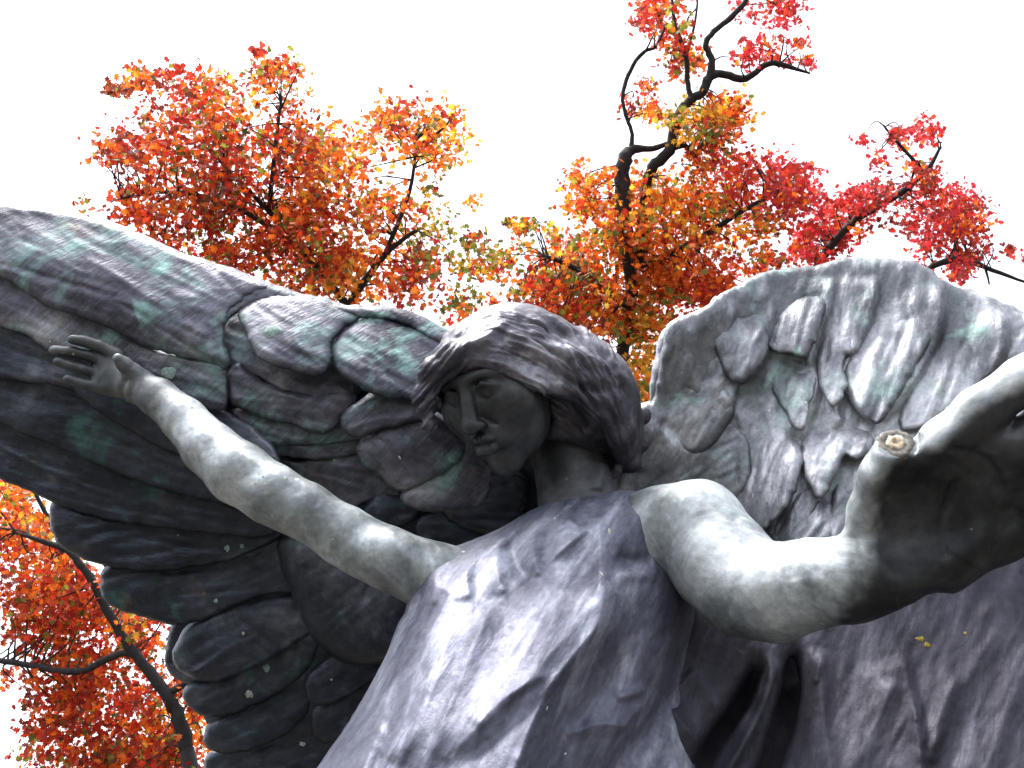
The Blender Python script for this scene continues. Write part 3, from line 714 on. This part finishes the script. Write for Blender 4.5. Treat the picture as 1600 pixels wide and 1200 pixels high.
for q in ([(668,665,40,9),(662,620,45,14),(680,582,52,18),(712,562,58,20),(762,556,58,21),(830,570,45,21),(895,596,25,22),(940,632,-5,23),(965,672,-45,22),(972,705,-80,18)],):
    chain(fh, q, 22)
fh.ell(hp(0, 12, -20), np.array((54, 54, 64))*HS, HM, 5, True)
V, F = fh.mesh(2)
px, py = proj(V); N = vnormals(V, F)
hst = []
rs = np.random.RandomState(12)
def hair_flow(x, y):
    # strands sweep from the crown at upper left, down and round to the right
    a = math.radians(18 + 62 * np.clip((x - 800) / 200, -0.3, 1)) if x > 740 else math.radians(150 - 20)
    return a
for _ in range(110):
    x = rs.uniform(660, 980); y = rs.uniform(480, 730)
    pts = [(x, y)]
    for _k in range(4):
        a_ = hair_flow(*pts[-1]) + rs.uniform(-0.25, 0.25); L = rs.uniform(14, 26)
        pts.append((pts[-1][0] + math.cos(a_)*L, pts[-1][1] + math.sin(a_)*L))
    w = rs.uniform(2.5, 7)
    hst.append((pts, rs.uniform(-2.5, 2.5), w, None if rs.rand() < 0.5 else w*0.5))
for _ in range(260):
    x = rs.uniform(670, 960); y = rs.uniform(485, 640); pts = [(x, y)]
    for _k in range(4):
        a_ = hair_flow(*pts[-1]) + rs.uniform(-0.12, 0.12); L = rs.uniform(12, 22)
        pts.append((pts[-1][0] + math.cos(a_)*L, pts[-1][1] + math.sin(a_)*L))
    hst.append((pts, rs.choice([-1, 1]) * rs.uniform(1.2, 2.4), rs.uniform(1.8, 3), None))
hst += [([(800,500),(760,530),(700,556),(668,590)], 7, 14, 8), ([(780,540),(840,565),(900,600),(960,615)], -7, 10, None),
        ([(790,520),(860,545),(930,565),(985,600)], 8, 16, 8), ([(905,600),(930,640),(940,700),(955,740)], -10, 9, None),
        ([(850,510),(900,530),(960,560)], -6, 8, None), ([(760,560),(830,590),(900,625)], 8, 12, 7)]
V = V + N * (1.5 * fbm(V[:, 0]/22, V[:, 1]/22, V[:, 2]/22, 3) + stroke_height(px, py, hst))[:, None]
hair = mesh_obj('hair', to_world(V), F, M_hair, statue)
hair['label'] = 'thick swept hair overhanging the shadowed face'

# ---- crusts of pale lichen and bird lime stuck to the bronze
from mathutils.bvhtree import BVHTree
bv = []; bf = []
for o_ in [o for o in C.objects if o.type == 'MESH']:
    n_ = len(bv); bv += [v.co[:] for v in o_.data.vertices]; bf += [[i_ + n_ for i_ in p.vertices] for p in o_.data.polygons]
tree_ = BVHTree.FromPolygons(bv, bf); del bv, bf
def crust_mat(name, c1, c2):
    m, nt, b = new_mat(name); nn = noise(nt, mapping(nt, (0, 0, 0), (1, 1, 1)), 220, 4)
    nt.links.new(ramp(nt, nn, [(0.35, c1), (0.6, c2)]), b.inputs['Base Color']); b.inputs['Roughness'].default_value = 0.95; return m
M_lime = crust_mat('pale_lime', (0.12, 0.13, 0.11), (0.36, 0.38, 0.34)); M_verd = crust_mat('verdigris_crust', (0.09, 0.14, 0.13), (0.24, 0.32, 0.30)); M_yel = crust_mat('yellow_lichen', (0.10, 0.07, 0.01), (0.30, 0.24, 0.03))
co = Vector((0, 0, CAMZ)); rb = np.random.RandomState(77)
for nm_, m_, px_, py_, r_px, asp in [('lime_spot', M_lime, 390, 1085, 6, 1), ('lime_spot', M_verd, 416, 1044, 6, 1), ('lime_spot', M_lime, 472, 1163, 5, 1), ('lime_spot', M_verd, 355, 857, 4, 1.3), ('lime_spot', M_verd, 378, 853, 3.2, 1.6),
    ('lime_spot', M_verd, 337, 938, 4, 1), ('lime_spot', M_lime, 411, 745, 2.2, 1), ('lime_spot', M_lime, 399, 756, 1.8, 1), ('lime_spot', M_lime, 405, 750, 1.6, 1), ('lime_spot', M_lime, 415, 757, 2.2, 1), ('lime_spot', M_lime, 404, 741, 1.4, 1),
    ('lime_spot', M_lime, 447, 748, 3, 1), ('lime_spot', M_lime, 396, 724, 1.3, 1), ('lime_spot', M_lime, 425, 806, 1.3, 1), ('lime_spot', M_lime, 447, 807, 1.3, 1), ('lime_spot', M_lime, 300, 637, 2, 1), ('lime_spot', M_lime, 522, 719, 2, 1),
    ('lime_spot', M_lime, 951, 830, 4, 2.2), ('lime_spot', M_lime, 741, 880, 2.5, 3), ('lime_spot', M_lime, 724, 862, 5, 0.5), ('lime_spot', M_lime, 520, 843, 1.6, 1), ('lime_spot', M_lime, 519, 870, 1.6, 1), ('lime_spot', M_lime, 940, 896, 2, 3),
    ('lime_spot', M_lime, 380, 990, 2, 1.5), ('lime_spot', M_lime, 518, 1062, 1.8, 1), ('verdigris_crust', M_verd, 265, 581, 13, 0.8), ('verdigris_crust', M_verd, 424, 518, 15, 0.8), ('yellow_lichen', M_yel, 1437, 998, 6, 0.7), ('yellow_lichen', M_yel, 1449, 1008, 5, 0.8), ('yellow_lichen', M_yel, 1508, 989, 2.4, 1)]:
    tgt = to_world(cam_pt(px_, py_, 0))[0]; dr = (Vector(tgt) - co).normalized()
    hit, nr, _, dist_ = tree_.ray_cast(co, dr)
    if hit is None: continue
    e1 = nr.cross(Vector(R_[:, 1])).normalized(); e2 = nr.cross(e1); rr = r_px * dist_ / D
    n_ = 14; vs = []; fs = []
    wv = 1 + 0.28 * rb.uniform(-1, 1, n_)
    for ring, (q, h) in enumerate(((1.0, -0.08), (0.72, 0.10), (0.35, 0.15))):
        for i_ in range(n_):
            t_ = 2 * math.pi * i_ / n_; vs.append(hit + (e1 * math.cos(t_) + e2 * math.sin(t_) * asp) * rr * q * wv[i_] + nr * rr * (h + 0.04 * rb.uniform(-1, 1)))
    for k_ in range(2):
        for i_ in range(n_): fs.append([k_*n_+i_, k_*n_+(i_+1) % n_, (k_+1)*n_+(i_+1) % n_, (k_+1)*n_+i_])
    fs.append([2*n_+i_ for i_ in range(n_)])
    mesh_obj(nm_, [tuple(v) for v in vs], fs, m_, statue)

# ---- the rest of the robe down to the pedestal, below the picture
def lathe(name, ctr, prof, mat, parent, n=64, flute=0.0, k=11):
    vs = []; fs = []
    for r, z in prof:
        for i in range(n):
            t = 2*math.pi*i/n; rr = r * (1 + flute * math.sin(k*t + z*2) + flute*0.6*math.sin(5*t - z))
            vs.append((ctr[0] + math.cos(t)*rr, ctr[1] + math.sin(t)*rr*0.8, z))
    for j in range(len(prof)-1):
        for i in range(n): fs.append([j*n+i, j*n+(i+1) % n, (j+1)*n+(i+1) % n, (j+1)*n+i])
    fs.append(list(range(n))[::-1]); fs.append([(len(prof)-1)*n+i for i in range(n)])
    return mesh_obj(name, vs, fs, mat, parent)
bw = to_world(cam_pt(790, 1450, -60))[0]
zt = float(bw[2])
lathe('skirt', (bw[0], bw[1] + 0.1), [(0.60, 0.72), (0.56, 0.9), (0.50, zt - 0.4), (0.46, zt - 0.1), (0.40, zt + 0.12), (0.2, zt + 0.3)], M_gown, statue, flute=0.04)

# ------------------------------------------------------------------ pedestal and ground
def box_mesh(name, cx, cy, levels, mat, parent=None):
    vs = []; fs = []
    for hx, hy, z in levels:
        vs += [(cx-hx, cy-hy, z), (cx+hx, cy-hy, z), (cx+hx, cy+hy, z), (cx-hx, cy+hy, z)]
    for j in range(len(levels)-1):
        for i in range(4): fs.append([j*4+i, j*4+(i+1) % 4, (j+1)*4+(i+1) % 4, (j+1)*4+i])
    fs.append([3, 2, 1, 0]); k = (len(levels)-1)*4; fs.append([k, k+1, k+2, k+3])
    return mesh_obj(name, vs, fs, mat, parent, smooth=False)
m_gran, nt, b = new_mat('grey_granite')
v = mapping(nt, (0, 0, 0), (1, 1, 1)); nn = noise(nt, v, 90, 6, 0.7)
nt.links.new(ramp(nt, nn, [(0.35, (0.10, 0.10, 0.10)), (0.6, (0.30, 0.29, 0.28))]), b.inputs['Base Color']); b.inputs['Roughness'].default_value = 0.7
ped = box_mesh('pedestal', bw[0], bw[1] + 0.1, [(0.95, 0.85, -0.02), (0.95, 0.85, 0.2), (0.9, 0.8, 0.23), (0.72, 0.62, 0.27), (0.72, 0.62, 0.6), (0.78, 0.68, 0.64), (0.78, 0.68, 0.719)], m_gran)
tag(ped, 'grey granite pedestal under the bronze angel', 'pedestal')
m_gr, nt, b = new_mat('autumn_grass')
v = mapping(nt, (0, 0, 0), (1, 1, 1)); nn = noise(nt, v, 3, 8, 0.7); n2 = noise(nt, v, 40, 3)
gc = ramp(nt, nn, [(0.35, (0.028, 0.030, 0.022)), (0.55, (0.050, 0.044, 0.032)), (0.7, (0.09, 0.045, 0.03))])
nt.links.new(mix(nt, 0.6, gc, ramp(nt, n2, [(0.3, (0.6,)*3), (0.7, (1.4,)*3)]), 'MULTIPLY'), b.inputs['Base Color']); b.inputs['Roughness'].default_value = 0.9
g = mesh_obj('ground', [(-300, -300, 0), (300, -300, 0), (300, 300, 0), (-300, 300, 0)], [[0, 1, 2, 3]], m_gr, smooth=False)
tag(g, kind='structure')

# ------------------------------------------------------------------ trees
def leaf_mat(name, c1, c2, tr=0.68):
    m, nt, b = new_mat(name)
    geo = nt.nodes.new('ShaderNodeNewGeometry')
    col = ramp(nt, geo.outputs['Random Per Island'], [(0.0, c1), (1.0, c2)])
    out = nt.nodes['Material Output']
    nt.links.new(col, b.inputs['Base Color']); b.inputs['Roughness'].default_value = 0.55
    t = nt.nodes.new('ShaderNodeBsdfTranslucent'); nt.links.new(col, t.inputs['Color'])
    mx = nt.nodes.new('ShaderNodeMixShader'); mx.inputs[0].default_value = tr
    nt.links.new(b.outputs[0], mx.inputs[1]); nt.links.new(t.outputs[0], mx.inputs[2]); nt.links.new(mx.outputs[0], out.inputs['Surface'])
    return m
LM = {'red': leaf_mat('red_leaf', (0.26, 0.014, 0.010), (0.60, 0.05, 0.016)),
      'crimson': leaf_mat('crimson_leaf', (0.34, 0.012, 0.020), (0.60, 0.045, 0.042)),
      'orange': leaf_mat('orange_leaf', (0.58, 0.085, 0.009), (0.80, 0.19, 0.018)),
      'amber': leaf_mat('amber_leaf', (0.74, 0.29, 0.02), (0.60, 0.36, 0.04)),
      'green': leaf_mat('olive_leaf', (0.10, 0.12, 0.015), (0.24, 0.21, 0.03)),
      'dark': leaf_mat('maroon_leaf', (0.12, 0.02, 0.012), (0.24, 0.05, 0.02))}
LMK = list(LM)
m_bark, nt, b = new_mat('dark_bark')
v = mapping(nt, (0, 0, 0), (1, 1, 0.35)); nn = noise(nt, v, 30, 6, 0.7)
nt.links.new(ramp(nt, nn, [(0.35, (0.006, 0.005, 0.006)), (0.65, (0.024, 0.020, 0.021))]), b.inputs['Base Color']); b.inputs['Roughness'].default_value = 0.9
bp = nt.nodes.new('ShaderNodeBump'); bp.inputs['Strength'].default_value = 0.6; bp.inputs['Distance'].default_value = 0.02; nt.links.new(nn, bp.inputs['Height']); nt.links.new(bp.outputs[0], b.inputs['Normal'])

def wp(px, py, dist):
    """photo direction at a metric distance along the view axis -> world"""
    s = dist / D
    return np.array([(px-800)*s, (600-py)*s, -dist]) @ R_.T + np.array([0, 0, CAMZ])

def tube(pts, rad, n=8, wob=0.12, seed=0):
    r_ = np.random.RandomState(seed); P = catmull(pts, 5, False); R = catmull([(r, 0) for r in rad], 5, False)[:, 0]
    # knotty wobble
    for i in range(1, len(P)-1): P[i] += r_.uniform(-1, 1, 3) * R[i] * 0.16
    V = []; F = []
    for i in range(len(P)):
        t = P[min(i+1, len(P)-1)] - P[max(i-1, 0)]; t /= np.linalg.norm(t) + 1e-9
        e1 = np.cross(t, [0.3, 0.2, 0.93]); e1 /= np.linalg.norm(e1) + 1e-9; e2 = np.cross(t, e1)
        for k in range(n):
            a_ = 2*math.pi*k/n; V.append(P[i] + (e1*math.cos(a_) + e2*math.sin(a_)) * R[i] * (1 + wob*r_.uniform(-1, 1)))
    for i in range(len(P)-1):
        for k in range(n): F.append([i*n+k, i*n+(k+1) % n, (i+1)*n+(k+1) % n, (i+1)*n+k])
    F.append(list(range(n))[::-1]); F.append([(len(P)-1)*n+k for k in range(n)])
    return V, F, P
def join(lst):
    V = []; F = []
    for v, f, *_ in lst:
        o = len(V); V += list(v); F += [[i+o for i in q] for q in f]
    return V, F

# lobed, pointed oak leaf outline
def leaf_shape():
    half = [(0.0, 0.0), (0.07, 0.12), (0.34, 0.06), (0.20, 0.25), (0.50, 0.36), (0.20, 0.47), (0.42, 0.72), (0.14, 0.70), (0.0, 1.0)]
    L = [(x, y) for x, y in half] + [(-x, y) for x, y in half[-2:0:-1]]
    return np.array(L)
LEAF = leaf_shape(); LEAF[:, 1] -= 0.45
LN = len(LEAF)
TRIS = []
_h = LN // 2
for i in range(_h):      # strips between the right and left halves
    a0, a1 = i, i+1; b0, b1 = (LN - i) % LN, LN - i - 1
    if i == 0: TRIS.append((0, 1, LN-1, LN-1))
    elif i == _h - 1: TRIS.append((a0, a1, b0, b0))
    else: TRIS.append((a0, a1, b1, b0))

def crown(name, blobs, dist, size, parent, seed, depth=1.0):
    """blobs: (px, py, rx, ry, count, palette)"""
    r_ = np.random.RandomState(seed); pos = []; mats = []
    for (bx, by, rx, ry, cnt, pal) in blobs:
        keys = list(pal); w = np.array([pal[k] for k in keys], float); w /= w.sum()
        cnt = int(cnt * 3.3)
        nsub = max(3, cnt // 26)
        subs = []
        for _ in range(nsub):
            a_ = r_.uniform(0, 2*math.pi); q = math.sqrt(r_.uniform(0, 1)) ; subs.append((bx + rx*q*math.cos(a_), by + ry*q*math.sin(a_), r_.uniform(-1, 1), keys[r_.choice(len(keys), p=w)]))
        for i in range(cnt):
            sx, sy, sz, sk = subs[r_.randint(nsub)]
            sp = min(rx, ry, 45) * 0.42
            x = sx + r_.normal(0, sp); y = sy + r_.normal(0, sp * 0.75)
            d_ = dist + depth * (sz * 0.8 + r_.normal(0, 0.15))
            pos.append(wp(x, y, dist) + (wp(x, y, d_) - wp(x, y, dist)))
            mats.append(LMK.index(sk if r_.rand() < 0.5 else keys[r_.choice(len(keys), p=w)]))
    pos = np.array(pos); n = len(pos)
    s = size * r_.uniform(0.6, 1.25, n)
    # random orientation, drooping
    ang = r_.uniform(0, 2*math.pi, n)
    nx = r_.normal(0, 1, (n, 3)); nx[:, 1] *= 1.3; nx /= np.linalg.norm(nx, axis=1, keepdims=True)
    d0 = np.stack([np.cos(ang), 0.6*np.sin(ang), r_.uniform(-1.2, 0.5, n)], 1)
    e2 = d0 - (d0*nx).sum(1, keepdims=True)*nx; e2 /= np.linalg.norm(e2, axis=1, keepdims=True) + 1e-9
    e1 = np.cross(nx, e2)
    curl = r_.uniform(-0.35, 0.35, n)
    L = LEAF
    lx = L[None, :, 0]; ly = L[None, :, 1]; lz = curl[:, None] * (ly**2 + 2.0*lx**2) + 0.04 * r_.uniform(-1, 1, (n, LN))
    Vv = pos[:, None] + s[:, None, None] * (lx[..., None]*e1[:, None] + ly[..., None]*e2[:, None] + lz[..., None]*nx[:, None])
    V = Vv.reshape(-1, 3)
    F = []; mi = []
    T3 = [t[:3] if t[2] == t[3] else t for t in TRIS]
    for i in range(n):
        o = i*LN
        for t in T3: F.append([o+j for j in t]); mi.append(mats[i])
    ob = mesh_obj(name, V, F, [LM[k] for k in LMK], parent, smooth=False)
    if len(ob.data.polygons) == len(mi): ob.data.polygons.foreach_set('material_index', np.array(mi, np.int32))
    ob['label'] = 'loose crown of pointed autumn leaves'
    return ob, pos

def make_tree(label, dist, base_px, limbs, blobs, leaf, seed, twigs=60, depth=1.0, trunk_r=0.2, back=0.3):
    """limbs: polylines of (px, py, ddist, radius_px)"""
    first = limbs[0][0]; top = wp(first[0], first[1], dist + first[2])
    base = np.array([top[0] + base_px, top[1] + 0.4, 0.0])
    t = empty('tree', tuple(base)); tag(t, label, 'tree', 'autumn trees behind the statue')
    s = dist / D
    def loc(P): return [np.array(p) - base for p in P]
    trunk = tube(loc([base + [0, 0, -0.1], base*0.75 + top*0.25 + [0.1, 0, 0], base*0.4 + top*0.6, top]), [trunk_r*1.3, trunk_r, trunk_r*0.8, first[3]*s*0.8], 12, 0.06, seed)
    mesh_obj('trunk', trunk[0], trunk[1], m_bark, t)
    ends = []
    for i, lb in enumerate(limbs):
        P = [wp(q[0], q[1], dist + q[2]) for q in lb]
        tb = tube(loc(P), [q[3]*s*0.8 for q in lb], 8, 0.1, seed+i)
        mesh_obj('branch', tb[0], tb[1], m_bark, t)
        ends += [q + base for q in tb[2]]
    bb, pos = crown('crown', blobs, dist + back, leaf, t, seed, depth)
    bb.data.transform(Matrix.Translation(Vector(-base)))
    # twigs tie the leaves to the limbs
    r_ = np.random.RandomState(seed+5); E_ = np.array(ends); tw = []
    for i in r_.choice(len(pos), min(twigs * 5, len(pos)), replace=False):
        p = pos[i]; j = np.argmin(((E_ - p)**2).sum(1) + r_.uniform(0, 0.2, len(E_))); q = E_[j]
        if np.linalg.norm(p - q) > 0.6: continue
        m = (p + q)/2 + r_.normal(0, 0.10, 3) * np.linalg.norm(p-q) + [0, 0, 0.05]
        tw.append(tube(loc([q, m, p]), [0.009, 0.006, 0.002], 4, 0.1, i))
    v, f = join(tw)
    tg = mesh_obj('twigs', v, f, m_bark, t); tg['kind'] = 'stuff'; return t

RED = {'red': 6, 'orange': 4, 'dark': 2.2, 'green': 1.3}
MIX = {'red': 3, 'orange': 4.5, 'green': 2.2, 'amber': 1.0, 'dark': 1.2}
ORG = {'orange': 6, 'amber': 3, 'red': 2, 'green': 1.5}
GRN = {'green': 5, 'amber': 2, 'orange': 2, 'red': 1}
CRM = {'crimson': 6, 'red': 3, 'dark': 1, 'orange': 0.7}

make_tree('red and orange autumn tree showing above the long left wing', 8.5, -0.6,
  [[(500,700,0.2,16),(520,560,0.1,12),(545,480,0,9),(600,400,0,6),(650,360,0,4)], [(545,480,0,8),(480,400,0,7),(420,330,0,5),(350,260,0,3)], [(480,400,0,6),(380,330,0,5),(280,300,0,4),(190,310,0,2.5)],
   [(420,330,0,5),(430,230,0,4),(440,150,0,2.5)], [(600,400,0,5),(640,300,0,4),(650,220,0,2.5)]],
  [(205,128,45,20,70,RED),(200,235,45,40,120,RED),(290,180,70,55,230,RED),(250,110,30,18,30,RED),(340,160,50,40,110,MIX),(430,130,50,32,110,MIX),(405,90,14,16,18,RED),(300,260,90,60,330,RED),(400,250,90,60,380,RED),
   (470,200,40,50,100,RED),(520,250,60,50,220,ORG),(190,320,60,25,80,RED),(280,340,70,45,240,RED),(400,350,100,60,460,RED),(500,340,80,70,380,MIX),(480,420,70,40,240,MIX),(570,430,60,45,220,ORG),(600,340,45,40,110,ORG),
   (650,200,55,45,140,ORG),(600,210,35,35,90,MIX),(690,240,35,55,80,ORG),(640,430,50,50,160,RED),(670,370,35,50,80,GRN),(725,190,30,25,22,ORG),(740,340,20,50,28,GRN),(730,430,30,50,60,GRN),(770,400,30,30,40,GRN),(720,490,30,20,50,GRN),(800,350,22,18,20,GRN),
   (350,410,60,25,110,RED)], 0.062, 21, 90, 1.2)
make_tree('tree with thick dark crooked limbs and orange leaves rising behind the head', 9.5, 0.3,
  [[(960,620,0.1,12),(985,480,0.1,12),(980,380,0,13),(972,300,0,16),(975,255,0,15),(985,235,0,10),(1020,232,0,6),(1050,222,0,5)],
   [(1000,420,0.2,16),(1008,300,0.1,10),(1020,262,0,11),(1045,235,0,11),(1055,200,0,11),(1062,175,0,10),(1080,155,0,9),(1098,145,0,9),(1105,125,0,9),(1125,115,0,8),(1165,122,0,7),(1200,100,0,6),(1230,104,0,5),(1266,115,0,2)],
   [(1098,145,0,8),(1108,120,0,8),(1112,95,0,7),(1103,70,0,6),(1115,50,0,6),(1150,20,0,6),(1180,-20,0,5),(1210,-80,0,4)],
   [(985,240,0,6),(988,210,0,4),(978,180,0,4),(973,150,0,4),(985,110,0,4),(1005,82,0,4),(1025,72,0,3),(1040,40,0,2)],
   [(1080,155,0,6),(1074,125,0,5),(1072,90,0,5),(1055,40,0,4),(1050,0,0,3),(1045,-60,0,3)], [(1072,90,0,3),(1085,40,0,2.5),(1090,0,0,2)],
   [(1045,235,0,5),(1070,228,0,5),(1085,245,0,4),(1090,262,0,2.5)], [(985,480,0,10),(900,420,0,6),(850,400,0,4)], [(1000,420,0,9),(1080,380,0,7),(1160,330,0,5),(1230,290,0,3)]],
  [(1040,30,40,45,120,RED),(1060,90,30,30,90,MIX),(1020,20,25,30,50,CRM),(1200,20,45,30,90,CRM),(1190,70,35,30,70,CRM),(1250,95,18,15,24,CRM),(1255,70,16,14,16,CRM),(1000,155,25,25,40,RED),(1030,180,25,20,40,ORG),
   (1080,185,50,28,150,{'amber':4,'green':3,'orange':2}),(1130,180,40,30,110,ORG),(1110,215,45,25,110,MIX),(1090,250,30,25,60,MIX),(920,275,28,22,60,ORG),(910,310,40,25,90,ORG),(1000,330,70,45,300,ORG),(1080,310,60,40,180,ORG),(960,380,60,45,230,ORG),
   (1180,290,70,45,260,{'red':4,'crimson':3,'orange':3}),(1240,280,35,35,90,CRM),(1250,320,30,30,80,CRM),(1130,340,60,40,170,ORG),(1200,370,40,30,70,ORG),(1040,400,70,50,330,ORG),(880,400,50,40,150,GRN),(840,370,40,20,50,GRN),(900,450,70,50,320,MIX),(1000,470,80,60,430,ORG),
   (1090,440,60,45,320,{'red':5,'orange':5}),(860,460,60,30,180,MIX),(930,500,80,30,220,MIX),(1010,550,40,60,260,{'amber':4,'orange':4,'green':3}),(1010,600,28,30,80,{'amber':4,'orange':4,'green':2}),(790,470,25,18,30,RED),(790,410,25,25,30,GRN),(1130,460,30,25,80,RED),(850,500,60,20,120,RED)], 0.067, 33, 110, 1.2, back=0.5)
make_tree('crimson leaved tree showing over the top of the right wing', 11.0, -0.4,
  [[(1230,560,0,16),(1270,430,0,10),(1330,350,0,8),(1400,305,0,7),(1445,270,0,5),(1470,230,0,3)], [(1270,430,0,9),(1400,450,0,8),(1460,415,0,6),(1505,405,0,7),(1540,418,0,5),(1600,440,0,2.5),(1640,450,0,2)],
   [(1445,270,0,4),(1400,220,0,3),(1380,195,0,2)], [(1540,418,0,3),(1546,445,0,1.5)]],
  [(1375,210,40,20,45,CRM),(1440,190,20,16,16,CRM),(1465,215,35,18,34,CRM),(1400,250,35,25,36,CRM),(1440,265,25,20,40,RED),(1450,300,35,30,90,CRM),(1380,310,45,30,110,CRM),(1320,340,45,30,150,CRM),(1290,380,50,28,170,CRM),(1260,400,30,20,60,CRM),(1490,330,45,35,160,CRM),(1500,380,40,35,150,CRM),
   (1450,360,45,25,110,CRM),(1505,425,30,20,60,CRM),(1430,400,30,20,22,CRM),(1580,400,25,15,18,CRM),(1170,420,30,20,30,RED),(1200,400,40,20,40,RED),(1350,320,25,20,50,CRM),(1600,490,15,12,8,CRM)], 0.070, 45, 50, 1.2)
make_tree('deep red tree with a leaning black trunk below the left wing tip', 7.5, 0.9,
  [[(292,1170,0,14),(282,1130,0,14),(262,1085,0,13),(225,1040,0,11),(195,1000,0,9.5),(165,950,0,8.5),(150,920,0,8),(128,885,0,8),(105,860,0,7),(80,850,0,6),(25,832,0,3)],
   [(225,1040,0,8),(205,1022,0,6),(180,1024,0,7),(120,1050,0,7),(50,1040,0,6),(0,1032,0,6),(-90,1020,0,4)], [(262,1085,0,8),(300,1060,0,6),(330,1040,0,4)], [(105,860,0,6),(60,780,0,4),(30,700,0,3)]],
  [(20,780,50,35,200,MIX),(60,830,50,35,130,ORG),(20,870,50,50,160,RED),(80,890,50,50,170,MIX),(100,940,60,50,260,RED),(50,950,50,50,170,RED),(150,960,45,40,130,RED),(130,1010,60,50,260,RED),(110,1060,60,35,150,RED),(30,1010,30,20,20,RED),(210,980,40,30,90,MIX),(235,1020,35,30,70,RED),
   (170,1100,70,40,240,RED),(90,1110,45,30,110,RED),(80,1160,45,40,130,RED),(180,1160,90,40,340,RED),(270,1140,50,45,200,MIX),(300,1080,25,50,90,MIX),(240,1200,90,40,260,RED),(250,950,30,30,60,RED),(120,1230,90,40,240,RED),(-60,900,60,80,150,RED),(15,1060,16,20,14,RED)], 0.059, 57, 70, 1.0, back=0.8)
